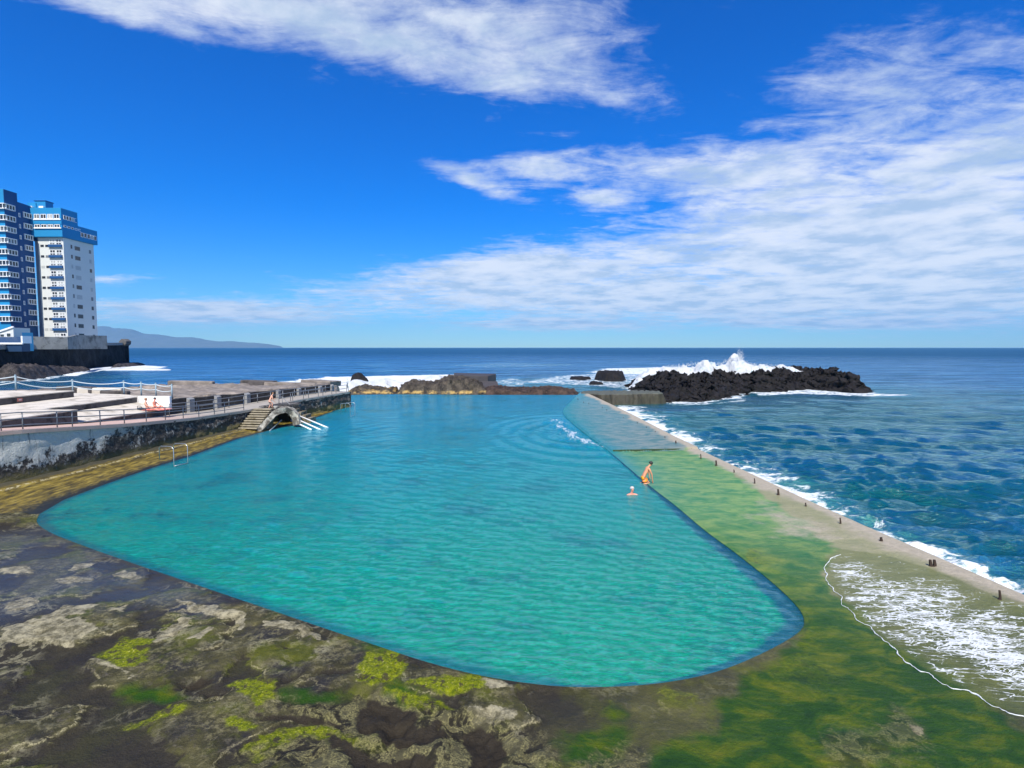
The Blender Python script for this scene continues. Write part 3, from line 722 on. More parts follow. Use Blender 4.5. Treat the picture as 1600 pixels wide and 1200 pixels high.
fnc = k.vor(1.6, k.coord((.7, 1.2, 1)), 'DISTANCE_TO_EDGE')
fv = k.math('ADD', k.math('ADD', fn, k.math('MULTIPLY', k.attr('foam'), .55)), k.math('MULTIPLY', fnc, -.12))
fmk = k.step(fv, .80, .92)
# small whitecaps on the highest crests
cap = k.step(k.math('ADD', k.attr('crest'), k.math('MULTIPLY', k.noise(.55, 8, .75), .9)), 1.50, 1.66)
fmk = k.math('MAXIMUM', fmk, k.math('MULTIPLY', cap, .7))
c = k.mix(k.math('MULTIPLY', k.step(k.attr('foam'), .15, .8), .4), c, (.10, .36, .36))
c = k.mix(fmk, c, (.68, .71, .71))
n_f = k.noise(.42, 5, .60, vec=k.coord((.45, 1.25, 1), (0, 0, .22)), dist=.6)
hh = k.math('ADD', k.math('MULTIPLY', k.math('ADD', n_m, k.math('MULTIPLY', n_s, .3)), .20), k.math('MULTIPLY', n_f, k.lin(far, 0, .25, .35, 1.1)))
nb = k.bump(hh, 1.0, 1.0)
dif = k.n('ShaderNodeBsdfDiffuse'); k.l(c, dif.inputs[0]); k.l(k.bump(hh, .9, 1.0), dif.inputs['Normal'])
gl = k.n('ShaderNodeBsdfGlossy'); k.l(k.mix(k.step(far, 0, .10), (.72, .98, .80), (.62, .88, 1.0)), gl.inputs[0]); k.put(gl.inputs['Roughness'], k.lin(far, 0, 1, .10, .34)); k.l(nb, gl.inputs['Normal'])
fr = k.n('ShaderNodeFresnel'); fr.inputs[0].default_value = 1.33; k.l(nb, fr.inputs['Normal'])
ff = k.math('MULTIPLY', k.lin(fr.outputs[0], .02, .62, .03, 1.0), k.math('MULTIPLY', k.lin(far, 0, 1, .86, .24), k.lin(k.noise(.11, 7, .68, vec=k.coord((.28, 1.5, 1), (0, 0, .12))), .3, .7, .45, 1.25)))
ff = k.math('MULTIPLY', ff, k.math('SUBTRACT', 1, k.math('MULTIPLY', fmk, .9)))
mx2 = k.n('ShaderNodeMixShader'); k.l(ff, mx2.inputs[0]); k.l(dif.outputs[0], mx2.inputs[1]); k.l(gl.outputs[0], mx2.inputs[2])
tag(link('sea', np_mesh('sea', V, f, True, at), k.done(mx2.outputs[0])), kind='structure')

# ------------------------------------------------------------------ broken waves: heaps of white water
k = N('white_water'); n1 = k.noise(.8, 8, .65)
pr = k.bsdf(k.mix(k.step(n1, .30, .45), (.30, .46, .47), (.60, .62, .63)), .9, k.bump(k.noise(1.3, 8, .7), .9, .7), spec=.15)
m_white = k.done(pr)
def surf(name, prof, Y0, Y1, seed, label, cell=.35, amp=.55):
    us = [p[0] for p in prof]
    x0 = (us[0]-800)/880*Y0; x1 = (us[-1]-800)/880*Y1
    xs = np.arange(min(x0, (us[0]-800)/880*Y1), max(x1, (us[-1]-800)/880*Y0), cell); ys = np.arange(Y0, Y1, cell)
    X, Y = np.meshgrid(xs, ys); U = 800+X/Y*880
    ym = (Y0+Y1)/2
    zt = np.interp(U, us, [PY(u, v, ym)[2] for u, v in prof])
    s_ = np.clip(1-np.abs((Y-ym)/((Y1-Y0)/2)+.35*fbm(X*.2, Y*.2, seed, 3)), 0, 1)
    H = (zt-(S-.6))*sstep(0, .75, s_)
    bil = sum(abs(noise3(X*f_, Y*f_*.7, seed+f_))*a_ for f_, a_ in ((.28, .5), (.6, .3), (1.3, .16), (2.6, .08)))
    H *= np.clip(.80+amp*.9*bil, .3, 1.25)
    Z = S-.6+H
    ok = (Z > S-.4); fm = ok[:-1, :-1] | ok[1:, 1:] | ok[1:, :-1] | ok[:-1, 1:]
    V = np.stack([X+.4*fbm(X*.9, Y*.9, seed+6, 3), Y, Z], -1).reshape(-1, 3)
    V, f, _ = compact(V, grid_faces(len(ys), len(xs), fm))
    o = link(name, np_mesh(name, V, f, True), m_white); tag(o, label, 'wave', kind='stuff'); return o
surf('breaking_wave', [(982, 604), (996, 590), (1008, 580), (1022, 575), (1060, 574), (1085, 570.5), (1100, 568), (1118, 571), (1132, 567), (1144, 562), (1152, 560), (1162, 563), (1172, 571), (1190, 571), (1215, 574), (1240, 577), (1275, 583), (1295, 604)], 121, 136, 4.0,
     'big white breaking wave bursting behind the black lava island', amp=.75, cell=.3)
surf('surf', [(480, 618), (500, 605), (520, 597), (545, 596), (560, 593), (575, 595), (600, 591), (625, 594), (640, 592), (665, 590), (690, 587.5), (705, 589), (722, 594), (740, 617)], 98, 112, 9.0, 'white surf running in behind the low rocks and the rock mound')
surf('surf', [(445, 622), (462, 593), (470, 591.5), (480, 594), (490, 594), (500, 591), (507, 594), (520, 600)], 94, 100, 12.0, 'white surf splash just over the far end of the breakwater')
surf('surf', [(140, 585), (150, 579), (165, 576.5), (195, 574.5), (225, 574.5), (265, 577), (275, 582)], 215, 232, 15.0, 'line of white surf off the tip of the black sea wall', cell=.8, amp=.4)
# spray drops over the crest
mb = MB(); rg = random.Random(4)
for i in range(1500):
    if i % 3 == 0:
        u = rg.gauss(1156, 3.0); v = 562-abs(rg.gauss(0, 7)); sz = rg.uniform(.03, .08)
    else:
        u = rg.uniform(1040, 1235); b = np.interp(u, [1040, 1085, 1100, 1125, 1150, 1172, 1240], [575, 571, 568, 570, 560, 571, 577]); v = b-abs(rg.gauss(0, 2.2)); sz = rg.uniform(.03, .10)
    c_ = PY(u, v, rg.uniform(124, 132))
    mb.add([(c_[0]+sz*a, c_[1]+sz*b_, c_[2]+sz*d) for a, b_, d in ((1, 0, -.5), (-.5, .8, -.5), (-.5, -.8, -.5), (0, 0, 1))], [(0, 1, 2), (0, 3, 1), (1, 3, 2), (2, 3, 0)])
tag(mb.build('spray', m_white), 'fine spray thrown up above the breaking wave', 'spray', kind='stuff')

# ------------------------------------------------------------------ far coast
gx = np.linspace(-14500, -5000, 300); gy = np.linspace(13500, 17500, 70)
X, Y = np.meshgrid(gx, gy); U = 800+X/Y*880
ridge_h = np.interp(U, [-300, 0, 120, 150, 165, 185, 205, 225, 260, 300, 340, 380, 420, 445, 462, 480], [700, 690, 640, 610, 620, 560, 540, 420, 380, 330, 230, 190, 150, 60, -20, -50])
Z = ridge_h*np.exp(-((Y-15800)/1300.)**2)*(1+.10*fbm(X/900, Y/900, 5.0, 6))+40*ridged(X/700, Y/700, 2.0, 5)*(ridge_h > 80)-60
k = N('hill_ground'); n1 = k.noise(.004, 6)
m_hill = k.done(k.bsdf(k.mix(n1, (.05, .08, .085), (.12, .14, .135)), .95))
tag(link('hills', np_mesh('hills', np.stack([X, Y, Z], -1).reshape(-1, 3), grid_faces(70, 300), True), m_hill), kind='structure')
# ------------------------------------------------------------------ left promenade: walkway, wall, terraces
m_conc = simple('pale_concrete', (.60, .54, .44), .85, .12, 1.2, .4, .03, dirt=(.30, .26, .19), dirt_amt=.5, dirt_scale=.9)
m_pink = simple('pinkish_screed', (.52, .38, .31), .8, .12, 1.5, .3, .02, dirt=(.26, .22, .18), dirt_amt=.4, dirt_scale=1.1)
m_darkc = simple('dark_concrete_and_riser_shade', (.085, .075, .07), .9, .3, 1.6, .5, .03, dirt=(.02, .018, .016), dirt_amt=.5)
m_grey = simple('grey_concrete', (.26, .26, .25), .85, .18, 1.5, .5, .03, dirt=(.10, .09, .08), dirt_amt=.4)
m_white_p = simple('white_paint', (.80, .79, .76), .6, .05, 2, .15, .01)
m_steel = simple('galvanised_steel', (.18, .19, .20), .45, .1, 10, .1, .002, metallic=.3)
m_inox = simple('polished_steel', (.45, .47, .46), .35, .05, 10, .05, .001, metallic=.8)
m_rust = simple('rusty_iron', (.045, .028, .018), .9, .4, 20, .6, .01)
m_rope = simple('pale_rope', (.50, .56, .58), .8, .1, 30, .5, .005)
m_post = simple('blue_grey_post', (.22, .31, .36), .6, .12, 8, .2, .005)

def dense(path, s): return resample([(p[0], p[1], 0) for p in path], lambda x, y: s)
dk = dense(DECK, .6)
inner = [(-34.5, 18), (-31.0, 25), (-29.4, 31), (-29.0, 35), (-28.9, 41), (-29.0, 47), (-29.0, 48.5), (-27.6, 55), (-25.6, 63), (-23.3, 72.0)]
def along(path, q):
    """point at fraction q of a path"""
    Ls = [math.dist(path[i], path[i+1]) for i in range(len(path)-1)]; L = sum(Ls)*q
    for i, l in enumerate(Ls):
        if L <= l or i == len(Ls)-1:
            r_ = L/l; return tuple(path[i][j]+(path[i+1][j]-path[i][j])*r_ for j in range(2))
        L -= l
def xin(y): return float(np.interp(y, [p[1] for p in inner], [p[0] for p in inner]))
def xdk(y): return float(np.interp(y, [p[1] for p in DECK], [p[0] for p in DECK]))
# walkway slab
mb = MB(); ys = np.arange(18, 72.1, .75)
vs, fs = [], []
for y in ys:
    z = zdeck(y); vs += [(xdk(y)+.10, y, z), (xin(y)-.15, y, z+.02), (xdk(y)+.10, y, z-.22)]
for i in range(len(ys)-1):
    a = 3*i; fs += [(a, a+3, a+4, a+1), (a, a+2, a+5, a+3)]
e = 3*(len(ys)-1); fs.append((e, e+2, e+1))
mb.add(vs, fs); o = mb.build('walkway', None)
k = N('walkway'); n1 = k.noise(1.1, 8, .6); yy = k.sep()[1]
c = k.mix(k.step(yy, 40, 50), k.mix(n1, (.42, .27, .21), (.60, .44, .36)), k.mix(n1, (.20, .18, .15), (.46, .42, .35)))
c = k.mix(k.step(k.noise(3, 8, .7), .6, .8), c, (.16, .14, .12))
o.data.materials.clear(); o.data.materials.append(k.done(k.bsdf(c, .85, k.bump(k.noise(12, 5), .4, .02)))); tag(o, kind='structure')
# retaining wall under it
ny, nz_ = 420, 26
ysw = np.linspace(17, 72.2, ny)
G = np.zeros((nz_, ny, 3)); 
for j in range(nz_):
    q = j/(nz_-1)
    G[j, :, 0] = np.interp(ysw, [p[1] for p in DECK], [p[0] for p in DECK])+.02
    G[j, :, 1] = ysw
    zt = np.interp(ysw, [a for a, b in ZD], [b for a, b in ZD])-.12
    G[j, :, 2] = -.3*(1-q)+zt*q
nz = fbm(G[..., 1]*.9, G[..., 2]*1.6, 3.0, 5)
rough_ = .05+.14*sstep(38, 50, G[..., 1])
topf = np.clip((G[..., 2]-.3)/2.2, 0, 1)
G[..., 0] += nz*rough_ + (1-topf)*.14
top = np.zeros((1, ny, 3)); top[0] = G[-1]; top[0, :, 0] -= .8
G = np.concatenate([G, top])
me = np_mesh('retaining_wall', G.reshape(-1, 3), grid_faces(nz_+1, ny, flip=True), True)
# end face
k = N('stained_wall'); s = k.sep(); yy, zz = s[1], s[2]
n1 = k.noise(1.0, 8, .65); n2 = k.noise(5, 8, .7)
strk = k.noise(3.2, 6, .6, vec=k.coord((1, 1, .12)))
wht = k.mix(n2, (.34, .35, .32), (.60, .60, .54))
wht = k.mix(k.step(strk, .56, .68), wht, (.10, .10, .09))
drk = k.mix(k.step(n2, .42, .68), (.012, .012, .012), (.11, .095, .075))
drk = k.mix(k.math('MULTIPLY', k.step(k.noise(2.4, 9, .75), .52, .60), k.step(k.noise(.5, 4), .40, .58)), drk, (.34, .33, .29))
# white paint survives at the top of the left part only
lim = k.math('ADD', k.math('MULTIPLY', k.math('SUBTRACT', yy, 31), .10), 1.15)
fac = k.math('ADD', k.math('SUBTRACT', zz, lim), k.math('ADD', k.math('MULTIPLY', k.math('SUBTRACT', n1, .5), 3.0), k.math('MULTIPLY', k.math('SUBTRACT', n2, .5), 1.6)))
fac = k.math('MULTIPLY', k.step(fac, -.1, .25), k.step(k.math('ADD', yy, k.math('MULTIPLY', n2, 9)), 47, 39))
c = k.mix(fac, drk, wht)
low = k.step(k.math('ADD', zz, k.math('MULTIPLY', k.math('SUBTRACT', n2, .5), 1.0)), .95, .35)
c = k.mix(low, c, k.mix(n2, (.05, .04, .012), (.20, .17, .05)))
m_stain = k.done(k.bsdf(c, .85, k.bump(k.math('ADD', n1, n2), .8, .12)))
tag(link('retaining_wall', me, m_stain), 'tall stained wall under the walkway, flaking white at the near end and black beyond', 'wall')
mb = MB(); mb.prism([(-21.0, 72.1), (-20.75, 72.4), (-23.2, 73.3), (-23.6, 72.2)], -1.5, 1.93)
tag(mb.build('wall_end', m_stain, bevel=.05), 'dark end block closing the walkway beside the far pool ladder', 'wall')

# terraces
def terrace(label, poly, z, face=None, z0=0.0):
    t = thing('terrace', (poly[0][0], poly[0][1], 0), label, 'terrace', 'pale sunbathing terraces')
    zl = z if isinstance(z, list) else [z]*len(poly)
    mb = MB(); mb.prism(poly, z0, [q-.075 for q in zl]); mb.build('riser', m_darkc, t)  # dark concrete puts the shade of the risers into their colour
    cx = sum(p[0] for p in poly)/len(poly); cy_ = sum(p[1] for p in poly)/len(poly)
    ext = [(p[0]+(.03 if p[0] > cx else -.03), p[1]+(.03 if p[1] > cy_ else -.03)) for p in poly]
    mb = MB(); mb.prism(ext, [q-.075 for q in zl], zl); mb.build('paving', m_conc, t, bevel=.015)
    return t
terrace('low pale terrace beside the walkway where the two sunbathers sit', [(-28.95, 37.4), (-28.95, 47.2), (-31.5, 47.2), (-31.5, 37.4)], [2.62, 2.5, 3.0, 3.05])
terrace('wide middle terrace between the low one and the highest', [(-29.1, 18), (-29.0, 37.38), (-31.53, 37.38), (-31.53, 47.18), (-36.5, 47.18), (-36.5, 18)], 3.48)
terrace('highest terrace at the far left with a dark riser', [(-36.53, 14), (-36.53, 46.8), (-46, 46.8), (-50, 30), (-50, 14)], 4.02)
terrace('rear paving strip in front of the rope fence', [(-31.6, 47.25), (-31.6, 51.8), (-34, 52.2), (-36.6, 52.4), (-40.2, 50.8), (-43.5, 47.6), (-46, 46.83), (-36.5, 46.83), (-36.5, 47.25)], [2.95, 2.95, 3.1, 3.25, 3.5, 3.9, 3.95, 3.5, 3.45])
mb = MB(); mb.box((-30.2, 47.45, 2.95), (2.65, .3, 1.1))
bw = mb.build('bench_wall', m_white_p, bevel=.02); tag(bw, 'bright white low wall behind the two sunbathers', 'wall')
# small red-and-white sign mark on the highest riser
t = thing('wall_sign', (-36.4, 40.0, 3.8), 'small reddish plate fixed to the dark riser at the far left', 'sign')
mb = MB(); mb.box((-36.49, 41.6, 3.74), (.03, .42, .24)); mb.build('plate', simple('faded_red', (.40, .13, .10), .7), t, bevel=.005)
mb = MB(); mb.box((-36.465, 41.6, 3.74), (.012, .22, .10)); mb.build('emblem', simple('faded_pale', (.55, .45, .42), .7), t)

# ------------------------------------------------------------------ breakwater of brown concrete slabs
gx = np.arange(-98, -19, .33); gy = np.arange(14, 88, .33)
X, Y = np.meshgrid(gx, gy)
bpoly = BREAK
sd = poly_sd(X, Y, bpoly)
cellx = np.floor((X+.4*Y)/5.3+.35*fbm(X*.08, Y*.08, 1, 2)); celly = np.floor((Y-.3*X)/4.1+.35*fbm(X*.1, Y*.1, 4, 2))
lvl = (np.sin(cellx*12.9898+celly*78.233)*43758.5453) % 1.0
base_z = np.interp(Y, [14, 45, 55, 66, 74, 82], [3.1, 3.0, 2.85, 2.75, 2.65, 2.5])
Z = base_z+(lvl-.6)*.45+.16*fbm(X*.8, Y*.8, 3, 5)+.15*ridged(X*.25, Y*.25, 7, 4)-.1
Z += np.exp(-(np.hypot(X+39, Y-63)/5)**2)*.5
Z = np.where(sd > .25, Z, -3.0)
ok = sd > -.4; fm = ok[:-1, :-1] & ok[1:, 1:] & ok[1:, :-1] & ok[:-1, 1:]
# keep it off the terraces and the walkway
blk = poly_sd(X, Y, [(-28.5, 10), (-28.7, 48.4), (-31.4, 52), (-34, 52.3), (-36.6, 52.5), (-40.3, 50.9), (-43.6, 47.7), (-46.2, 46.9), (-50, 30), (-50, 10)])
Z = np.where(blk > .0, np.minimum(Z, 1.2), Z)
V, f, _ = compact(np.stack([X, Y, Z], -1).reshape(-1, 3), grid_faces(len(gy), len(gx), fm))
k = N('breakwater_concrete'); n1 = k.noise(.7, 8, .62); n2 = k.noise(5, 7, .65)
zz = k.sep()[2]
c = k.ramp(n1, [(.3, (.10, .085, .07)), (.5, (.20, .17, .14)), (.7, (.34, .29, .24))])
c = k.mix(k.step(n2, .55, .8), c, (.12, .10, .085)); c = k.mix(k.step(n2, .38, .22), c, (.40, .36, .31))
m_bw = k.done(k.bsdf(c, .9, k.bump(k.math('ADD', n1, n2), .8, .12)))
bwk = link('breakwater', np_mesh('breakwater', V, f, False), m_bw); tag(bwk, 'broad brown breakwater of uneven slabs between the walkway and the open sea', 'breakwater')
# dark inner wall with lighter buttresses
t = thing('parapet_wall', (-29, 48.5, 0), 'long dark parapet wall with grey buttresses along the back of the walkway', 'wall')
mb = MB(); yw = list(np.arange(48.0, 74.6, 1.4))
for i in range(len(yw)-1):
    y0, y1 = yw[i], yw[i+1]; z0_, z1_ = (float(np.interp(y, [48, 56, 66, 75], [3.15, 2.95, 2.85, 2.75]))+.05*math.sin(y*3.1) for y in (y0, y1))
    x0, x1 = xin(y0)-.28, xin(y1)-.28
    mb.add([(x0, y0, 0), (x0-.45, y0, 0), (x0-.45, y0, z0_), (x0, y0, z0_), (x1, y1, 0), (x1-.45, y1, 0), (x1-.45, y1, z1_), (x1, y1, z1_)], [(0, 3, 7, 4), (3, 2, 6, 7), (1, 5, 6, 2), (0, 1, 2, 3), (4, 7, 6, 5)])
mb.build('wall_face', simple('black_crust', (.030, .027, .025), .9, .5, 1.6, .7, .05, dirt=(.10, .09, .075), dirt_amt=.35), t)
for y in (50.3, 53.6, 57.6, 62.4, 66.0, 70.2, 73.4):
    mb = MB(); zt = float(np.interp(y, [48, 56, 66, 75], [3.15, 2.95, 2.85, 2.75]))
    mb.prism([(xin(y)-.30, y-.5), (xin(y)-.06, y-.4), (xin(y)-.06, y+.4), (xin(y)-.30, y+.5)], 1.2, [zt+.04, zt-.1, zt-.1, zt+.04]); mb.build('buttress', m_grey, t, bevel=.02)

# loose blocks seen on the breakwater
for i, (u, v, z, L, W, H, rz, lb) in enumerate([(120, 607, 3.6, 3.0, 1.4, .35, .3, 'small dark slab lying behind the second rope-fence post'),
        (128+30, 609, 3.4, 3.6, 2.0, .35, .5, 'pale tan slab lying behind the rope fence'), (180, 613, 3.3, 2.4, .8, .3, .2, 'short dark slab at the foot of the rope fence'),
        (405, 598, 2.8, 4.2, 2.6, .55, .15, 'dark flat block on the seaward edge of the breakwater'), (502, 597, 2.6, 4.4, 4.0, .45, -.1, 'big rounded slab at the far end of the breakwater'),
        (455, 600, 2.6, 6.5, 3.0, .35, .25, 'long low slab on the breakwater before its far end'), (300, 599, 3.0, 5.0, 3.2, .55, .4, 'rough hump of concrete at the end of the rope fence')]):
    c = P(u, v, z); mb = MB(); mb.box((c[0], c[1], z+H*.3-.25), (L, W, H*.6+.5), rz, R(2.5), R(-2))
    o = mb.build('concrete_block', [m_darkc, m_conc, m_darkc, m_darkc, m_bw, m_bw, m_bw][i], bevel=.14); tag(o, lb, 'concrete block', 'loose slabs on the breakwater')

# ------------------------------------------------------------------ rope fence
fp = [(-3, 607, 4.02), (25, 608.5, 4.02), (114, 614, 3.45), (194, 615.5, 3.25), (221, 617.5, 3.15), (244, 619, 3.02), (269, 621, 2.95)]
fpts = [P(u, v, z) for u, v, z in fp]; fpts[0] = (fpts[1][0]-5.5, fpts[1][1]-3.5, 4.02); fpts.insert(0, (fpts[0][0]-4, fpts[0][1]-5, 4.02))
t = thing('rope_fence', fpts[0], 'rope fence on blue-grey posts with two sagging ropes along the back of the terraces', 'fence')
for x, y, z in fpts:
    mb = MB(); mb.tube([(x, y, z-.1), (x, y, z+1.16)], .065, 8); mb.ball((x, y, z+1.19), .085, 8, 5); mb.build('post', m_post, t, smooth=True)
for lv, sg in ((1.10, .30), (.62, .36)):
    mb = MB(); pts = []
    for i in range(len(fpts)-1):
        a, b = Vector(fpts[i]), Vector(fpts[i+1]); L = (b-a).length
        for q in range(10):
            r_ = q/10; p = a.lerp(b, r_); pts.append((p.x, p.y, p.z+lv-sg*4*r_*(1-r_)*min(1, L/5.0)*1.0))
    e = fpts[-1]; pts.append((e[0], e[1], e[2]+lv)); mb.tube(pts, .042, 6); mb.build('rope', m_rope, t, smooth=True)

# ------------------------------------------------------------------ railings
def railing(path, heights, label, sp=2.05, mat=m_steel, group=None, rad=.032, hgt=.94, ends=True):
    """path: list of (x, y, z) on the deck"""
    t = thing('railing', path[0], label, 'railing', group)
    pts = resample(path, lambda x, y: sp); 
    if math.dist(pts[-1], pts[-2]) < sp*.45: pts.pop(-2)
    for p in pts:
        mb = MB(); mb.tube([(p[0], p[1], p[2]-.08), (p[0], p[1], p[2]+hgt)], rad*1.05, 7); mb.build('post', mat, t, smooth=True)
    for hh_ in heights:
        mb = MB(); mb.tube([(p[0], p[1], p[2]+hh_) for p in pts], rad, 7); mb.build('rail', mat, t, smooth=True)
    return t
dp = [(xdk(y)-.12, y, zdeck(y)) for y in (19, 22, 25, 28, 31, 34, 38, 42, 46, 49.5, 52.4)]
railing(dp, (.94, .60, .25), 'long three-bar steel railing along the near pool side of the walkway')
dp = [(xin(y)+.55, y, zdeck(y)) for y in (46.5, 50, 54, 58, 62, 66, 70)]
railing(dp, (.98, .55), 'two-bar steel railing running in front of the dark parapet wall')
dp = [(xdk(y)-.15, y, zdeck(y)) for y in (57.6, 60, 63, 66, 69, 71.6)]
railing(dp, (.90, .48), 'two-bar steel railing along the pool side beyond the stairs')
e0 = [(-20.95, 71.9, 1.95), (-21.6, 74, 2.1), (-22.6, 77, 2.3)]
railing(e0, (1.1,), 'thin pale railing at the very end of the breakwater', sp=1.1, mat=m_inox, rad=.022, hgt=1.1)

# ------------------------------------------------------------------ stairs down into the pool
t = thing('stone_stairs', (-24, 52, 0), 'worn stone stairs dropping from the walkway to the water beside the rock arch', 'stairs')
m_step = simple('worn_steps', (.30, .26, .18), .85, .25, 2.5, .6, .04, dirt=(.10, .08, .03), dirt_amt=.5)
m_step_d = simple('stair_side', (.13, .105, .06), .9, .4, 2.5, .8, .06, dirt=(.35, .33, .28), dirt_amt=.35)
s0, s1 = Vector(P(388, 672, .12)), Vector(P(413, 638, zdeck(55)))
nst = 9; dr = (s1-s0)/nst; sv = Vector((dr.y, -dr.x, 0)).normalized()
for i in range(nst):
    c = s0+dr*(i+.5); zt = .15+(s1.z-.15)*(i+1)/nst
    mb = MB(); mb.box((c.x, c.y, zt-.05), (1.8, .60, .10), math.atan2(sv.y, sv.x)); mb.build('tread', m_step, t, bevel=.02)
mb = MB()
a, b = s0-sv*.95, s0+sv*.88; c_, d_ = s1+sv*.88, s1-sv*.95
mb.prism([(a.x, a.y), (b.x, b.y), (c_.x, c_.y), (d_.x, d_.y)], -1.2, [.02, .02, s1.z-.15, s1.z-.15]); mb.build('base', m_step_d, t)
# landing + arch
mb = MB(); mb.prism([(-24.9, 54.9), (-23.2, 54.9), (-22.2, 56.0), (-21.7, 57.2), (-21.9, 58.3), (-22.4, 59.2), (-23.7, 59.4)], 1.25, zdeck(56.5)+.03)
mb.build('landing', m_stain, t, bevel=.12)
# arch: thick rough vault of masonry carrying the second flight towards the pool
A0 = Vector((-23.1, 51.6, 0)); 
def vault(pts_top, pts_bot, wdir, wdt, name, mat, par, seed):
    n = len(pts_top); vs = []; fs = []; m_ = 10
    for i in range(n):
        for j in range(m_+1):
            q = j/m_-.5
            for p in (pts_top[i], pts_bot[i]):
                r_ = .10*float(noise3(p[0]*1.5+q*3, p[1]*1.5, p[2]*2+seed))
                vs.append((p[0]+wdir[0]*wdt*q+r_, p[1]+wdir[1]*wdt*q+r_, p[2]+r_))
    w_ = 2*(m_+1)
    for i in range(n-1):
        for j in range(m_):
            a = i*w_+2*j; b = (i+1)*w_+2*j
            fs += [(a, b, b+2, a+2), (a+1, a+3, b+3, b+1)]
        a = i*w_; b = (i+1)*w_; fs.append((a, a+1, b+1, b)); a += 2*m_; b += 2*m_; fs.append((a, b, b+1, a+1))
    for i in (0, n-1):
        for j in range(m_):
            a = i*w_+2*j; fs.append((a, a+2, a+3, a+1) if i == 0 else (a, a+1, a+3, a+2))
    mb = MB(); mb.add(vs, fs); return mb.build(name, mat, par, smooth=False)
ta = [PY(404, 668, 51.4), PY(411, 660, 51.9), PY(419, 651, 52.4), PY(427, 642, 52.9), PY(437, 637, 53.4), PY(449, 636, 53.9), PY(459, 640, 54.2), PY(466, 648, 54.2), PY(470, 661, 54.0)]
tb = [PY(408, 674, 51.4), PY(417, 666, 51.9), PY(425, 657, 52.4), PY(432, 649, 52.9), PY(440, 645, 53.4), PY(448, 644, 53.9), PY(453, 648, 54.2), PY(457, 655, 54.2), PY(459, 664, 54.0)]
arch = vault(ta, tb, (-.25, 1), 1.5, 'arch', m_stain if False else simple('arch_stone', (.085, .075, .058), .9, .5, 2.2, .9, .10, dirt=(.42, .39, .32), dirt_amt=.75, dirt_scale=1.6), t, 2)
# wall behind the arch, near-black to paint the shade of the hollow
mb = MB(); q0_, q1_ = PY(415, 668, 57), PY(470, 664, 57.5)
mb.prism([(q0_[0], 56.8), (q1_[0]+.1, 57.2), (q1_[0]-.2, 59.3), (q0_[0]-.4, 58.5)], -1.2, 1.55); mb.build('hollow_shade_wall', simple('hollow_shade_stone', (.018, .017, .015), .8, .5, 2, .8, .06), t)
# second flight rail descending to the right
for off in (0, .75):
    a = Vector(PY(441, 620, 57.0+off)); b = Vector(PY(465, 645, 56.0+off)); s_ = Vector(PY(430, 622, 56.8+off))
    mb = MB(); mb.tube([s_, a, b], .035, 7); mb.build('handrail', m_steel, t, smooth=True)
    for q in (.0, .5, 1.0):
        p = a.lerp(b, q); mb = MB(); mb.tube([(p.x, p.y, p.z-1.0), p], .03, 6); mb.build('rail_post', m_steel, t, smooth=True)
mb = MB(); n0, n1_ = PY(454, 640, 57), PY(468, 655, 56.4)
for i in range(5):
    q = i/5; c = (n0[0]+(n1_[0]-n0[0]+1.2)*q, 57.2, 1.7-q*1.5)
    mb.box((c[0]+.15, c[1], c[2]-.5), (.42, 1.6, 1.0))
mb.build('lower_flight', m_step_d, t, bevel=.03)
# white submerged handrails
for i, (u0, v0, u1, v1, Y0, Y1) in enumerate([(455, 657, 478, 667.5, 54.6, 52.6), (457, 652, 493, 668, 55.4, 52.6), (468, 650, 503, 664.5, 56.2, 54.0)]):
    mb = MB(); mb.tube([PY(u0, v0, Y0), PY(u1, v1, Y1), tuple(Vector(PY(u1, v1, Y1))+(Vector(PY(u1, v1, Y1))-Vector(PY(u0, v0, Y0)))*.35)], .075, 8)
    o = mb.build('white_handrail', m_white_p, smooth=True); tag(o, ['shortest white handrail slanting into the pool, nearest of the three', 'middle white handrail slanting into the pool below the arch', 'farthest white handrail slanting into the pool below the arch'][i], 'handrail', 'white handrails going into the water')
mb = MB(); mb.tube([PY(440, 656.5, 53.5), PY(417, 677, 50.8)], .055, 7); tag(mb.build('steel_pole', m_inox, smooth=True), 'thin grey pole leaning from the arch down into the water', 'pole')

# ------------------------------------------------------------------ pool ladders
def ladder(c, ax, label, w_=.55, h_=1.05, side=(1, 0)):
    """ax: direction along the wall, side: direction towards the water"""
    t = thing('pool_ladder', c, label, 'ladder', 'steel pool ladders')
    for s_ in (-.5, .5):
        x, y = c[0]+ax[0]*w_*s_, c[1]+ax[1]*w_*s_
        pts = [(x-side[0]*1.1, y-side[1]*1.1, c[2]+.30), (x-side[0]*1.1, y-side[1]*1.1, c[2]+h_-.1), (x-side[0]*.95, y-side[1]*.95, c[2]+h_), (x-side[0]*.15, y-side[1]*.15, c[2]+h_), (x, y, c[2]+h_-.12), (x, y, c[2]-1.2)]
        mb = MB(); mb.tube(pts, .026, 8); mb.build('stile', m_inox, t, smooth=True)
    for i in range(4):
        z = c[2]-.1-.28*i
        mb = MB(); mb.tube([(c[0]-ax[0]*w_/2, c[1]-ax[1]*w_/2, z), (c[0]+ax[0]*w_/2, c[1]+ax[1]*w_/2, z)], .03, 6); mb.build('rung', m_inox, t, smooth=True)
    return t
c = P(283, 727, 0); ladder((c[0], c[1], .15), (.3, .95), 'polished steel pool ladder on the mossy ledge near the left', w_=1.05, h_=1.15, side=(.95, -.2))
c = P(551, 650, 0); ladder((c[0], c[1], .1), (.2, .98), 'small steel pool ladder at the far end of the left wall', w_=1.1, h_=1.35, side=(.98, -.1))

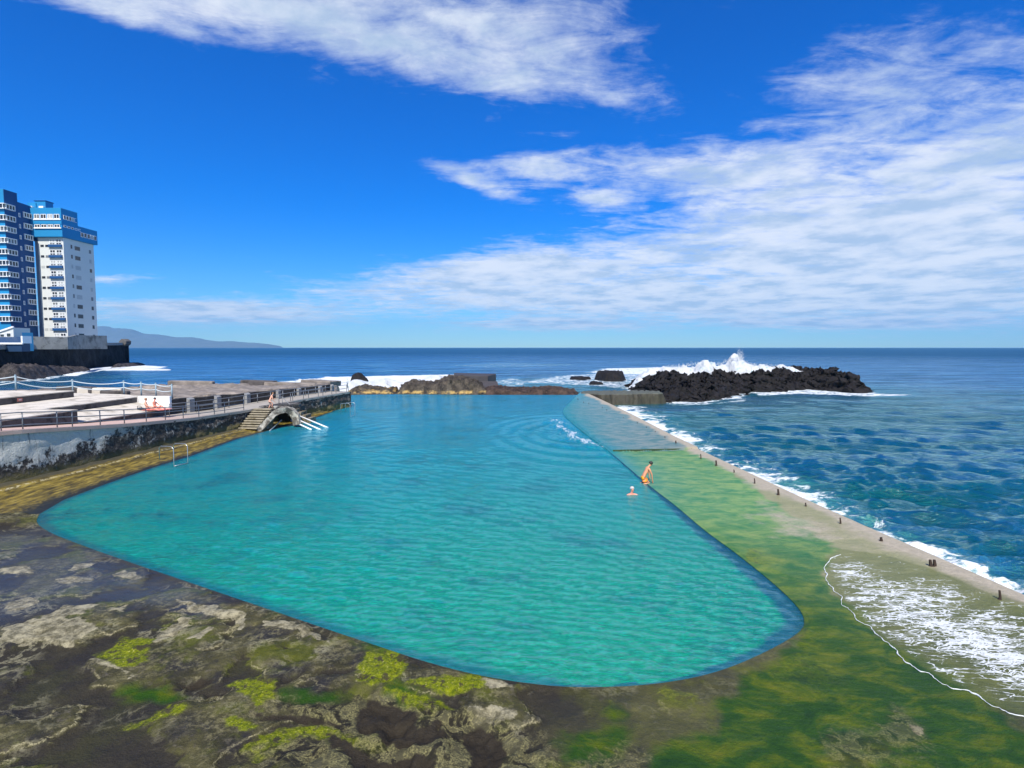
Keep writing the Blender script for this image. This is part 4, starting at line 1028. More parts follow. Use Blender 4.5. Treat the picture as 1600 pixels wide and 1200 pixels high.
# ------------------------------------------------------------------ rusty post stubs along the sea lip
POSTS = [(903, 625, 3, 1), (912, 630, 3, 0), (920, 632, 3, 0), (941, 638, 3, 0), (948, 642, 3, 0), (974, 654, 3, 0), (996, 663, 4, 0), (1010, 670, 4, 0), (1024, 677, 4, 0), (1039, 686, 5, 0), (1056, 695, 7, 1), (1074, 701, 3, 0), (1095, 716, 7, 0), (1119, 727, 8, 1),
         (1147, 738, 5, 0), (1179, 755, 8, 0), (1216, 773, 9, 1), (1259, 791, 6, 0), (1313, 818, 9, 0), (1377, 845, 6, 1), (1457, 884, 9, 2), (1562, 936, 12, 0)]
nm = ['nearest to the camera', 'second', 'third', 'fourth', 'fifth', 'sixth', 'seventh', 'eighth', 'ninth', 'tenth', 'eleventh', 'twelfth', 'thirteenth', 'fourteenth', 'fifteenth', 'sixteenth', 'seventeenth', 'eighteenth', 'nineteenth', 'twentieth', 'twenty-first', 'twenty-second']
for i, (u, v, hp, kind) in enumerate(POSTS[::-1]):
    x, y, _ = P(u, v, .1); hh_ = hp*math.hypot(x, y)/880*1.05
    mb = MB(); rr_ = .035+.02*(kind > 0)
    xs_ = [0] if kind < 2 else [-.07, .07]
    for dx in xs_:
        mb.tube([(x+dx, y, -.05), (x+dx+.01, y, .02+hh_*.5), (x+dx-.012, y+.01, .05+hh_)], [rr_*1.2, rr_, rr_*.8], 7)
    mb.tube([(x, y, .0), (x, y, .10)], [rr_*2.2, rr_*1.5], 8)
    o = mb.build('post_stub', m_rust, smooth=False)
    extra = {0: 'short', 1: 'thick dark', 2: 'doubled'}[kind]
    tag(o, f'{extra} rusty post stub on the sea wall lip, '+('nearest to the camera' if i == 0 else f'{nm[i]} from the near end'), 'post stub', 'rusty post stubs on the sea wall')

# ------------------------------------------------------------------ towers on the headland
m_bl = simple('bright_blue_render', (.004, .21, .44), .7, .08, .15, .1, .02)
m_dbl = m_bl
m_navy = simple('navy_and_shaded_blue', (.002, .065, .20), .7, .08, .15, .1, .02)  # navy of balconies and trim; also paints the blue tower's shaded side
m_wr = simple('white_render', (.60, .61, .57), .8, .05, .12, .1, .02, dirt=(.55, .56, .54), dirt_amt=.3, dirt_scale=.12)
m_gr = simple('grey_trim_and_wing_shade', (.50, .51, .51), .8, .05, .12, .1, .02)
m_frame = simple('window_frame_white', (.80, .80, .78), .5, .04, 2, .05, .01)
k = N('window_glass'); m_glass = k.done(k.bsdf(k.mix(k.noise(.35, 2), (.010, .013, .018), (.05, .06, .07)), .12, spec=.6))
m_glasses = [m_glass, m_glass, simple('curtained_glass', (.16, .17, .17), .4, .2, 1.2, .1, .01), simple('lowered_blind', (.42, .43, .41), .6, .1, 1.2, .1, .01)]
k = N('sun_screen'); m_screen = k.done(k.bsdf((.07, .13, .18), .5))

def Z_at(v, Y): return PY(800, v, Y)[2]
def X_at(u, Y, v=450): return PY(u, v, Y)[0]
def window(par, face, a, z, w, h, name='window', nmull=1, frame=m_frame, proud=.12, sill=True, fr=.28, panes=None):
    """face: ('y', Y) faces the camera, ('x', X) faces the open sea; a: centre along the wall"""
    o = None
    mb = MB(); g = MB(); ax, pl = face
    def bx(m, da, dz, wa, wz, t, off):
        if ax == 'y': m.box((a+da, pl-off, z+dz), (wa, t, wz))
        else: m.box((pl+off, a+da, z+dz), (t, wa, wz))
    bx(mb, 0, h/2-fr/2, w, fr, proud, proud/2); bx(mb, 0, -h/2+fr/2, w, fr, proud*1.4, proud*.7)
    for s_ in [-.5]+[(-.5+(i+1)/(nmull+1)) for i in range(nmull)]+[.5]:
        bx(mb, s_*(w-fr), 0, fr, h-2*fr-.01, proud*.95, proud*.475)
    o = mb.build(name, frame, par)
    bx(g, 0, 0, w-fr*.5, h-fr*.5, .06, .03+.012); g.build('pane', random.choice(m_glasses), o)
    return o

# ---- white tower with the blue crown
YF = 236.0; XL, XR = -195.9, -185.4; YB = 253.0
t = thing('apartment_tower', (XL, YF, 8), 'white high-rise with an overhanging blue crown and a strip of balconies', 'building')
zc = Z_at(371, YF); zb = 7.5
mb = MB(); mb.prism([(XL, YF), (XR, YF), (XR, YB), (XL, YB)], zb, zc); mb.build('wall', m_wr, t, bevel=.1)
mb = MB(); mb.prism([(XL-3.4, YF+2.5), (XL-.02, YF+2.5), (XL-.02, YB-1), (XL-3.4, YB-1)], zb, zc-.1); mb.build('side_wing', m_gr, t, bevel=.1)  # grey paint takes the place of the shade on this wing
z1, z2 = Z_at(352, 243)-.3, Z_at(326, YF)
o_ = 1.3
mb = MB(); mb.prism([(XL-2.8, YF-o_), (XR+o_*.6, YF-o_), (XR+o_, YB+o_*.6), (XL-2.8, YB+o_)], zc+.02, z1); mb.build('crown', m_bl, t, bevel=.1)
mb = MB(); mb.prism([(XL-3.2, YF-o_-.2), (XR+o_*.6+.03, YF-o_-.2), (XR+o_*.6+.3, YF+7.0), (XL-3.2, YF+7.0)], z1-1.0, z2); mb.build('upper_crown', m_bl, t, bevel=.1)
mb = MB(); mb.prism([(XL-4.0, YF+1.0), (XL-.5, YF+1.0), (XL-.5, YF+7), (XL-4.0, YF+7)], zc-1, z2-.2); mb.build('crown_wing', m_navy, t, bevel=.1)
# crown windows
YW = YF-o_-.2
for v_, hh_ in ((337, 1.9), (352, 1.3)):
    z = Z_at(v_, YW)-.3
    mb = MB(); mb.box((XL+5.6, YW-.12, z-hh_*.62), (11.2, .24, .45)); mb.build('sill_band', m_frame, t)
    for i in range(4):
        window(t, ('y', YW), XL+1.4+2.7*i, z, 2.3, hh_, 'crown_window', 1, fr=.2)
XE = XR+o_*.6+.32
for i in range(5):
    window(t, ('x', XE-.16), YF+.1+1.45*i, Z_at(341, 239)-.3, 1.2, 1.7, 'crown_window', 0, fr=.16)
for i in range(5):
    window(t, ('x', XR+o_*.62+.03*i), YF+.3+1.9*i, Z_at(356, 240)-.2, 1.4, .9, 'crown_window', 0, fr=.18)
for i in range(5):
    window(t, ('x', XR+1.15+.03*i), YF+8.9+1.85*i, Z_at(369.5, 249)-.1, 1.5, 1.9, 'crown_window', 0, fr=.16)
# front face windows and balconies
pitch = (Z_at(441, YF)-Z_at(506, YF))/4
zt = Z_at(369.5+0, YF)
for i in range(10):
    z = Z_at(384.2, YF)-i*pitch
    for dx in (2.0, 4.0):
        window(t, ('y', YF), XL+dx-.3, z, 1.45, 1.0, 'window', 0, frame=m_gr, fr=.12, proud=.05)
for i in range(11):
    z = Z_at(381.5, YF)-i*pitch
    xc = XR-3.2
    mb = MB(); mb.box((xc, YF-.32, z-.62), (5.4, .6, .85)); mb.box((xc, YF-.40, z-1.15), (5.6, .75, .18)); b_ = mb.build('balcony', m_navy, t)
    if i < 10 or True:
        for dx in (-1.35, 1.35):
            window(b_, ('y', YF), xc+dx, z+1.35, 2.3, 1.3, 'window', 1, fr=.18, proud=.14)
            window(b_, ('y', YF), xc+dx, z+.22, 2.3, .95, 'window', 1, fr=.18, proud=.12)
# right face windows
pr_ = (Z_at(430+93/6.667, 242)-Z_at(430+497/6.667, 242))/4
for i in range(10):
    z = Z_at(384+3, 242)-i*pr_*1.0
    window(t, ('x', XR), YF+4.2, z, .9, 1.7, 'window', 0, frame=m_gr, fr=.12, proud=.06)
    window(t, ('x', XR), YF+7.4, z-.2, 3.0, 1.8, 'window', 2, frame=m_gr, fr=.14, proud=.06)
    window(t, ('x', XR), YF+14.6, z-.4, 1.3, 1.7, 'window', 0, frame=m_gr, fr=.12, proud=.06)
# roof boxes
mb = MB(); mb.box((XL-2.6, YF+3, z2+1.0), (3.4, 4, 3.4)); mb.box((XL+.6, YF+3.4, z2+1.6), (4.4, 4, 3.6)); mb.build('roof_house', m_bl, t, bevel=.06)
mb = MB(); mb.box((XL+.6, YF+3.4, z2+3.55), (4.8, 4.4, .3)); mb.build('roof_cap', m_navy, t)
for dx in (-2.3, 2.3):
    mb = MB(); mb.box((XL+dx, YF+.2, z2+.55), (1.9, 1.2, .9)); mb.build('roof_hatch', m_frame, t, bevel=.08)

# ---- blue tower
YF2 = 222.0; XR2 = X_at(11.5, YF2, 415); YB2 = 235.5
t = thing('apartment_tower', (XR2-12, YF2, 8), 'blue high-rise with bands of white framed bay windows at the far left', 'building')
zt1, zt2 = Z_at(295, YF2), Z_at(318, 231)
mb = MB(); mb.prism([(XR2-22, YF2), (XR2, YF2), (XR2, YF2+6.0), (XR2-22, YF2+6.0)], 7, zt1-.0); mb.build('front_block', m_bl, t, bevel=.1)
mb = MB(); mb.prism([(XR2-22, YF2+6.02), (XR2-.05, YF2+6.02), (XR2-.8, YB2), (XR2-22, YB2)], 7, zt2); mb.build('rear_block', m_bl, t, bevel=.1)
# sea-facing side: shade of the blue render painted as a darker sheet
mb = MB(); mb.box((XR2+.03, YF2+3.05, (zt1+9.5)/2), (.10, 5.9, zt1-9.7)); mb.build('shaded_side_blue', m_navy, t)
mb = MB(); mb.prism([(XR2+.02, YF2+6.06), (XR2+.10, YF2+6.06), (XR2-.70, YB2-.02), (XR2-.78, YB2-.02)], 9.5, zt2-.1); mb.build('shaded_side_blue', m_navy, t)
p2 = (Z_at(321.5, YF2)-Z_at(498, YF2))/10
for i in range(11):
    z = Z_at(322, YF2)-i*p2
    # corner bay: one frame round the corner
    mb = MB()
    for dz in (.92, -.92): mb.box((XR2-1.6, YF2-.35, z+dz), (4.6, .9, .28)); mb.box((XR2+.45, YF2+1.9, z+dz), (.8, 4.4, .28))
    for dx in (-3.8, -2.6, -1.3, .05): mb.box((XR2+dx, YF2-.3, z), (.22, .8, 1.56))
    for dy in (.05, 1.35, 2.7, 3.9): mb.box((XR2+.4, YF2+dy+.2, z), (.7, .22, 1.56))
    b_ = mb.build('bay_window', m_frame, t)
    mb = MB(); mb.box((XR2-1.8, YF2-.25, z), (4.0, .5, 1.6)); mb.box((XR2+.22, YF2+2.1, z), (.5, 3.9, 1.6)); mb.build('pane', random.choice(m_glasses[:3]), b_)
    # small stair window
    window(t, ('x', XR2+.06-.12), YF2+6.6, z-1.9, .8, 1.6, 'stair_window', 0, fr=.22, proud=.2)
    # rear bay
    if i < 11:
        zz_ = z-1.2-(0 if True else 0)
        xr = XR2-.55
        mb = MB()
        for dz in (.92, -.92): mb.box((xr+.35, YF2+10.5, zz_+dz), (1.1, 4.0, .28))
        for dy in (8.7, 9.9, 11.1, 12.3): mb.box((xr+.35, YF2+dy, zz_), (1.0, .26, 1.56))
        b_ = mb.build('bay_window', m_frame, t)
        mb = MB(); mb.box((xr+.30, YF2+10.5, zz_), (.6, 3.4, 1.6)); mb.build('pane', m_glass, b_)
for i in range(12):
    z = Z_at(322, YF2)-i*p2
    if i < 11:
        window(t, ('y', YF2), XR2-7.5, z, 5.0, 2.0, 'window', 3, fr=.2, proud=.3)

# ---- low beach building at the foot
t = thing('beach_building', (-152, 168, 6), 'low white building with a sloping dark blue roof at the foot of the towers', 'building')
def Xp(u, v, Y): return PY(u, v, Y)
Yb = 172.0
a = Xp(-20, 532, Yb); b = Xp(14, 514, Yb); c = Xp(20, 532, Yb)
mb = MB(); x0_, x1_ = X_at(-25, Yb, 520), X_at(21, Yb, 520)
mb.prism([(x0_, Yb), (x1_, Yb), (x1_, Yb+6), (x0_, Yb+6)], 6.5, [Z_at(527, Yb), Z_at(512, Yb), Z_at(512, Yb), Z_at(527, Yb)]); mb.build('wall', m_wr, t, bevel=.05)
mb = MB(); mb.box(((x0_+x1_)/2, Yb-.12, (Z_at(527, Yb)+Z_at(512, Yb))/2+.2), (x1_-x0_+.8, .5, .45), 0, -math.atan2(Z_at(512, Yb)-Z_at(527, Yb), x1_-x0_)); mb.build('roof_edge', m_frame, t)
for i in range(3):
    window(t, ('y', Yb), x1_-1.4-2.0*i, Z_at(523.5, Yb)-.15*i, 1.5, 1.3-.25*i, 'window', 0, fr=.15)
mb = MB(); X2 = X_at(42, Yb+6, 520)
mb.prism([(x1_+.02, Yb+3), (X2, Yb+3), (X2, Yb+7), (x1_+.02, Yb+7)], 6.5, Z_at(519, Yb)); mb.build('blue_wall', simple('cyan_render', (.08, .38, .55), .7, .05, .5, .1, .02), t, bevel=.04)
mb = MB(); X3 = X_at(39.5, Yb-2, 530)
mb.prism([(x0_, Yb-3.4), (X3, Yb-3.4), (X3, Yb-.4), (x0_, Yb-.4)], 6.4, [Z_at(535.5, Yb), Z_at(535.5, Yb), Z_at(526.5, Yb), Z_at(526.5, Yb)]); mb.build('sloping_roof', simple('dark_blue_sheet', (.02, .05, .11), .4, .1, 1, .1, .01), t)
mb = MB(); mb.box(((x0_+X3)/2, Yb-3.6, Z_at(536.6, Yb-3.6)), (X3-x0_+1.2, .4, .5)); mb.box((X3+.3, Yb-2, Z_at(531, Yb)), (.5, 3.2, 2.2)); mb.build('white_edge', m_frame, t)

# ---- headland: dark sea wall and its parapet
k = N('black_sea_wall'); n1 = k.noise(.25, 8, .65); n2 = k.noise(1.4, 7, .7); zz = k.sep()[2]
c = k.mix(k.step(n1, .4, .65), (.006, .006, .008), (.020, .022, .026))
c = k.mix(k.math('MULTIPLY', k.step(n2, .62, .75), .6), c, (.05, .048, .045))
m_cliff = k.done(k.bsdf(c, .9, k.bump(k.math('ADD', n1, n2), .8, .5), spec=.2))
EDGE = [(-138, 140), (-150, 165), (-153, 172), (-160, 190), (-171, 215), (-184, 245), (-195, 278), (-201, 292)]
ZT = [7.9, 7.9, 8.0, 8.3, 9.2, 9.4, 9.6, 9.8]
ns, nr = 300, 26
s_ = np.linspace(0, len(EDGE)-1, ns); ex = np.interp(s_, range(len(EDGE)), [e[0] for e in EDGE]); ey = np.interp(s_, range(len(EDGE)), [e[1] for e in EDGE]); ez = np.interp(s_, range(len(EDGE)), ZT)
G = np.zeros((nr+3, ns, 3))
for j in range(nr):
    q = j/(nr-1); G[j, :, 2] = -3*(1-q)+ez*q; G[j, :, 0] = ex+1.5*(1-q); G[j, :, 1] = ey
nzv = fbm(G[:nr, :, 1]*.09, G[:nr, :, 2]*.12, 4, 6)
G[:nr, :, 0] += nzv*1.4*np.linspace(1, .35, nr)[:, None]
G[nr, :, :] = G[nr-1]; G[nr, :, 0] -= 3; G[nr, :, 2] += .05
G[nr+1] = G[nr]; G[nr+1, :, 0] -= 160; G[nr+1, :, 1] += 10
G[nr+2] = G[nr+1]; G[nr+2, :, 2] = -3
# end return
me = np_mesh('sea_wall', G.reshape(-1, 3), grid_faces(nr+3, ns, flip=True), True)
sw = link('sea_wall', me, m_cliff); tag(sw, 'tall black sea wall under the towers, curling up at its seaward tip', 'wall')
mb = MB(); mb.prism([(-201, 291.6), (-199.5, 293.5), (-203, 299), (-215, 302), (-360, 302), (-360, 297), (-202, 291.8)], -3, 9.75); e_ = mb.build('end_wall', m_cliff, sw)
mb = MB(); q_ = [PY(186, 534, 290), PY(192, 529.5, 291), PY(198, 529.6, 292), PY(202.5, 533, 292), PY(202, 538, 292), PY(196, 541, 291), PY(192, 541, 290), PY(188, 537, 290)]
vs = [(p[0], 289.5, p[2]) for p in q_]+[(p[0], 293.5, p[2]) for p in q_]; n_ = len(q_)
mb.add(vs, [tuple(range(n_)), tuple(range(n_, 2*n_))[::-1]]+[(i, (i+1) % n_, n_+(i+1) % n_, n_+i) for i in range(n_)])
mb.build('curled_tip', simple('tip_stone', (.10, .095, .09), .9, .3, .6, .6, .1), sw, bevel=.3)
# concrete cap and parapet
mb = MB(); prev = None; vs = []; fs = []
for i in range(0, 8):
    x, y = EDGE[i]; z = ZT[i]
    vs += [(x+.5, y, z-.9), (x+.5, y, z+.35), (x-2.5, y, z+.35), (x-2.5, y, z-.9)]
for i in range(7):
    a = 4*i; b = a+4; fs += [(a, b, b+1, a+1), (a+1, b+1, b+2, a+2), (a+2, b+2, b+3, a+3), (a, a+3, b+3, b)]
fs += [(0, 1, 2, 3), (28, 31, 30, 29)]
mb.add(vs, fs); mb.build('coping', m_grey, sw)
m_par = simple('mottled_parapet', (.24, .24, .22), .9, .25, .35, .5, .05, dirt=(.09, .09, .08), dirt_amt=.5, dirt_scale=.4)
t = thing('parapet', (-160, 190, 8), 'mottled grey concrete parapet on top of the black sea wall below the towers', 'parapet')
for (u0, v0, Y0, u1, v1, Y1, vb) in ((43, 525.5, 186, 105, 527, 196, 538), (105.2, 527, 196, 120, 523.5, 214, 536), (120.2, 523.5, 214, 134.6, 523.8, 226, 534), (134.8, 524, 226, 167, 524.5, 240, 534)):
    a = PY(u0, v0, Y0); b = PY(u1, v1, Y1); zb_ = 7.0
    d = Vector((b[0]-a[0], b[1]-a[1], 0)).normalized(); nrm_ = Vector((d.y, -d.x, 0))*-.8
    mb = MB(); mb.prism([(a[0], a[1]), (b[0], b[1]), (b[0]+nrm_.x, b[1]+nrm_.y), (a[0]+nrm_.x, a[1]+nrm_.y)], zb_, [a[2], b[2], b[2], a[2]]); mb.build('panel', m_par, t)
# rubble at the foot of the wall
m_rub = lava_mat('rubble', (.015, .013, .013), (.085, .072, .068))
RB = [(-136, 150), (-142, 165), (-152, 185), (-162, 205), (-170, 222), (-176, 230), (-182, 226), (-172, 200), (-162, 180), (-152, 160), (-146, 148)]
heightrock('rubble_rocks', [(x+6, y) for x, y in RB], S, 3, (.6, .6), 4.5, 61, m_rub, 'heap of dark boulders along the foot of the black sea wall', 'rocks', hf=lambda X, Y: np.interp(Y, [140, 165, 190, 215, 232], [4.4, 3.2, 2.0, .9, .1]), rough=1.6, jag=.6)
heightrock('tip_rocks', [(-186, 262), (-178, 248), (-172, 240), (-184, 284), (-205, 296), (-205, 290)], S, 1.2, (.8, .8), 2.5, 66, m_rub, 'thin line of dark rocks off the seaward tip of the black sea wall', 'rocks', rough=.9)

# ------------------------------------------------------------------ people
def skin_mat(name, col):
    k = N(name); n1 = k.noise(9, 4)
    return k.done(k.bsdf(k.mix(n1, tuple(x*.85 for x in col), tuple(min(1, x*1.12) for x in col)), .5))
m_sk1 = skin_mat('tanned_skin', (.62, .27, .14)); m_sk2 = skin_mat('sunburnt_skin', (.72, .27, .18)); m_sk3 = skin_mat('light_skin', (.68, .36, .24))
m_hd = simple('dark_hair', (.02, .015, .012), .6, .3, 30, .8, .01); m_hw = simple('white_hair', (.55, .46, .42), .7, .1, 30, .8, .01); m_hb = simple('light_brown_hair', (.30, .15, .07), .6, .2, 30, .8, .01)
m_or = simple('orange_cloth', (.90, .32, .015), .8, .1, 12, .4, .01); m_black = simple('black_cloth', (.012, .012, .014), .8, .3, 12, .4, .01)
m_pk = simple('pink_towel', (.68, .20, .17), .9, .2, 8, .6, .02)

def skinned(name, verts, edges, radii, mat, parent, root=0, sub=1):
    off = parent_off(parent)
    me = bpy.data.meshes.new(name); me.from_pydata([(v[0]-off[0], v[1]-off[1], v[2]-off[2]) for v in verts], edges, [])
    o = bpy.data.objects.new(name, me); COL.objects.link(o)
    m = o.modifiers.new('Skin', 'SKIN'); m.use_smooth_shade = True; m.branch_smoothing = .4
    sk = me.skin_vertices[0].data
    for i, r_ in enumerate(radii):
        sk[i].radius = r_ if isinstance(r_, tuple) else (r_, r_); sk[i].use_root = (i == root)
    s2 = o.modifiers.new('Sub', 'SUBSURF'); s2.levels = sub; s2.render_levels = sub
    bpy.context.view_layer.update()
    dg = bpy.context.evaluated_depsgraph_get()
    new = bpy.data.meshes.new_from_object(o.evaluated_get(dg)); new.name = name
    bpy.data.objects.remove(o); bpy.data.meshes.remove(me)
    new.materials.clear()
    for p in new.polygons: p.use_smooth = True
    q = bpy.data.objects.new(name, new); COL.objects.link(q); new.materials.append(mat); q.parent = parent
    return q
def person(base, rz, J, skin, hair, label, cloth=None, cloth_name='swim_trunks', sc=1.0, face_dir=(1, 0, 0), hair_long=False):
    """J: joints in local metres, +x is where the person faces"""
    t = thing('person', base, label, 'person')
    Mx = Matrix.Translation(base) @ Matrix.Rotation(rz, 4, 'Z') @ Matrix.Scale(sc, 4)
    W = lambda p: tuple(Mx @ Vector(p))
    verts, radii, edges, ix = [], [], [], {}
    def add(n, p, r_, par=None):
        ix[n] = len(verts); verts.append(W(p)); radii.append(tuple(a*sc for a in r_) if isinstance(r_, tuple) else r_*sc)
        if par is not None: edges.append((ix[par], ix[n]))
    H, Cc, Nk, Hd = (Vector(J[k_]) for k_ in ('hip', 'chest', 'neck', 'head'))
    up = (Hd-Nk).normalized(); fd = Vector(face_dir).normalized(); fd = (fd-up*fd.dot(up)).normalized()
    add('hip', H, (.15, .12)); add('waist', H.lerp(Cc, .45), (.13, .10), 'hip'); add('chest', Cc, (.165, .12), 'waist')
    add('sh', Cc.lerp(Nk, .62), (.12, .09), 'chest'); add('neck', Nk, .055, 'sh'); add('jaw', Nk.lerp(Hd, .45)+fd*.015, .065, 'neck'); add('head', Hd, (.082, .092), 'jaw'); add('crown', Hd+up*.085, .055, 'head')
    add('nose', Hd+fd*.115-up*.01, .012, 'head')
    for s_ in ('L', 'R'):
        sg = 1 if s_ == 'L' else -1
        shp = Cc.lerp(Nk, .55)+Vector((0, .17*sg, 0)); el, wr = Vector(J['el'+s_]), Vector(J['wr'+s_])
        add('s'+s_, shp, .062, 'sh'); add('e'+s_, el, .042, 's'+s_); add('w'+s_, wr, .027, 'e'+s_)
        d = (wr-el).normalized(); side = d.cross(Vector((0, 0, 1)));  side = side.normalized() if side.length > .1 else Vector((0, 1, 0))
        add('p'+s_, wr+d*.07, (.038, .02), 'w'+s_)
        for q in range(4):
            of = side*(-.03+.02*q); ln = (.07, .082, .078, .06)[q]
            add(f'f{q}a'+s_, wr+d*.095+of, .010, 'p'+s_); add(f'f{q}b'+s_, wr+d*(.095+ln*.55)+of*1.1-Vector((0, 0, .006)), .009, f'f{q}a'+s_); add(f'f{q}c'+s_, wr+d*(.09+ln)+of*1.1-Vector((0, 0, .022)), .008, f'f{q}b'+s_)
        add('tha'+s_, wr+d*.05+side*.05*sg, .011, 'p'+s_); add('thb'+s_, wr+d*.09+side*.065*sg, .009, 'tha'+s_)
        kn, an, to = (Vector(J[k_+s_]) for k_ in ('kn', 'an', 'to'))
        add('t'+s_, H.lerp(kn, .14)+Vector((0, .07*sg, -.02)), .088, 'hip'); add('m'+s_, H.lerp(kn, .5)+Vector((0, .05*sg, 0)), .078, 't'+s_); add('k'+s_, kn, .055, 'm'+s_)
        add('c'+s_, kn.lerp(an, .35), .055, 'k'+s_); add('a'+s_, an, .034, 'c'+s_); add('o'+s_, to, .028, 'a'+s_)
    skinned('body', verts, edges, radii, skin, t)
    hb = MB(); c0 = Hd+up*.035-fd*.018
    z_ = up; x_ = fd; y_ = z_.cross(x_)
    n1_, n2_ = 12, 7; vs = []; fs = []
    for j in range(n2_+1):
        th_ = math.pi*(.60 if not hair_long else .74)*j/n2_
        for i in range(n1_):
            ph = 2*math.pi*i/n1_; front = max(0, math.cos(ph)); lim = th_*(1-.42*front)
            r_ = .112*(1+.05*math.sin(5*ph+j))
            vs.append(W(c0+z_*r_*math.cos(lim)*.98+x_*r_*math.sin(lim)*math.cos(ph)+y_*r_*.92*math.sin(lim)*math.sin(ph)))
    for j in range(n2_):
        for i in range(n1_): fs.append((j*n1_+i, j*n1_+(i+1) % n1_, (j+1)*n1_+(i+1) % n1_, (j+1)*n1_+i))
    fs.append(tuple(n2_*n1_+i for i in range(n1_)))
    hb.add(vs, fs); hb.build('hair', hair, t, smooth=True)
    eb = MB()
    for sg in (-1, 1): eb.ball(W(Hd+fd*.088+y_*.033*sg+up*.012), .010*sc, 6, 4)
    eb.build('eyes', m_black, t)
    mb_ = MB(); mb_.box(W(Hd+fd*.078-up*.055), (.012*sc, .045*sc, .01*sc), rz); mb_.build('mouth', m_sk2, t)
    if cloth is not None:
        v2, e2, r2 = [W(H+(Cc-H)*.12), W(H)], [(0, 1)], [(.150*sc, .12*sc), (.172*sc, .142*sc)]
        for sg, s_ in ((1, 'L'), (-1, 'R')):
            kn = Vector(J['kn'+s_]); n_ = len(v2)
            v2 += [W(H.lerp(kn, .14)+Vector((0, .07*sg, -.02))), W(H.lerp(kn, .55)+Vector((0, .05*sg, 0)))]; e2 += [(1, n_), (n_, n_+1)]; r2 += [.112*sc, .105*sc]
        skinned(cloth_name, v2, e2, r2, cloth, t, root=1)
    return t

# man kneeling on the pool edge
b0_ = P(1003, 755, 0)
J = dict(hip=(0, 0, .30), chest=(.26, 0, .66), neck=(.36, 0, .86), head=(.47, 0, .99), elL=(.47, .20, .50), wrL=(.52, .18, .22), elR=(.45, -.20, .48), wrR=(.50, -.18, .20),
         knL=(.34, .14, .03), anL=(-.08, .13, -.04), toL=(-.22, .13, -.06), knR=(.36, -.14, .03), anR=(-.06, -.13, -.04), toR=(-.20, -.13, -.06))
person((b0_[0], b0_[1], -.0), R(12), J, m_sk1, m_hd, 'man in orange trunks kneeling on the submerged pool edge, leaning on his hands', m_or, sc=1.08, face_dir=(1, .1, -.35))
# swimmer
b0_ = P(989, 775, 0)
J = dict(hip=(-.25, 0, -.75), chest=(-.02, 0, -.16), neck=(.02, 0, .06), head=(.05, 0, .22), elL=(.14, .36, -.10), wrL=(.30, .58, -.08), elR=(.12, -.36, -.10), wrR=(.28, -.60, -.07),
         knL=(.0, .15, -1.1), anL=(-.3, .15, -1.4), toL=(-.4, .15, -1.5), knR=(.0, -.15, -1.1), anR=(-.3, -.15, -1.4), toR=(-.4, -.15, -1.5))
person((b0_[0], b0_[1]+.3, .03), R(-80), J, m_sk2, m_hw, 'white-haired swimmer with pink shoulders and arms spread in the pool', m_black, sc=1.12, face_dir=(1, 0, .1))
# two sunbathers sitting
for (u, v, z, rz, lb, hr, dy) in ((232, 641, 2.56, 12, 'left-hand sunbather with dark hair sitting on the pink towel before the white wall', m_hb, 0), (243, 640, 2.56, -6, 'right-hand sunbather with black hair leaning back on the towel before the white wall', m_hd, 0)):
    b0_ = (X_at(u, 44.9 if u < 240 else 45.3, 630), 44.9 if u < 240 else 45.3, z)
    J = dict(hip=(0, 0, .12), chest=(-.20, 0, .50), neck=(-.22, 0, .72), head=(-.18, 0, .88), elL=(-.30, .26, .34), wrL=(-.30, .30, .06), elR=(.02, -.25, .38), wrR=(.25, -.2, .32),
             knL=(.42, .12, .34), anL=(.74, .13, .06), toL=(.90, .14, .05), knR=(.42, -.12, .16), anR=(.84, -.14, .06), toR=(.98, -.15, .10))
    if u > 240: J['chest'] = (-.12, 0, .50); J['neck'] = (-.10, 0, .72); J['head'] = (-.04, 0, .88); J['elL'] = (.10, .24, .40); J['wrL'] = (.34, .18, .34)
    person(b0_, R(rz), J, m_sk3 if u < 240 else m_sk2, hr, lb, m_black if u > 240 else simple('red_swimwear', (.45, .06, .05), .8), 'swimwear', sc=1.0, face_dir=(1, -.2, -.1), hair_long=u < 240)
gx = np.linspace(-1.55, 1.35, 40); gy = np.linspace(-.55, .55, 18); X, Y = np.meshgrid(gx, gy)
c = (X_at(240, 45.1, 636), 45.0)
Zt = 2.66+.03*fbm(X*3, Y*3, 1, 3)+(-.115*(X+0) * 0)
me = np_mesh('towel', np.stack([c[0]+X*.9, c[1]+Y+.06*fbm(X*2, Y*2, 6, 2), Zt], -1).reshape(-1, 3), grid_faces(18, 40), True)
o = link('towel', me, m_pk); sm = o.modifiers.new('Solid', 'SOLIDIFY'); sm.thickness = .03; tag(o, 'crumpled pink towel spread under the two sunbathers', 'towel')
c = (X_at(222.5, 44.8, 636), 44.6, 2.66)
mb = MB(); mb.ball(c, .30, 12, 8, (1.25, .7, .62)); bag = mb.build('bag', m_black, smooth=True); tag(bag, 'black bag lying left of the two sunbathers', 'bag')
mb = MB(); mb.tube([(c[0]-.2, c[1]-.1, c[2]+.12), (c[0]-.1, c[1]-.2, c[2]+.32), (c[0]+.12, c[1]-.2, c[2]+.32), (c[0]+.2, c[1]-.1, c[2]+.12)], .02, 6); mb.build('handle', m_black, bag, smooth=True)
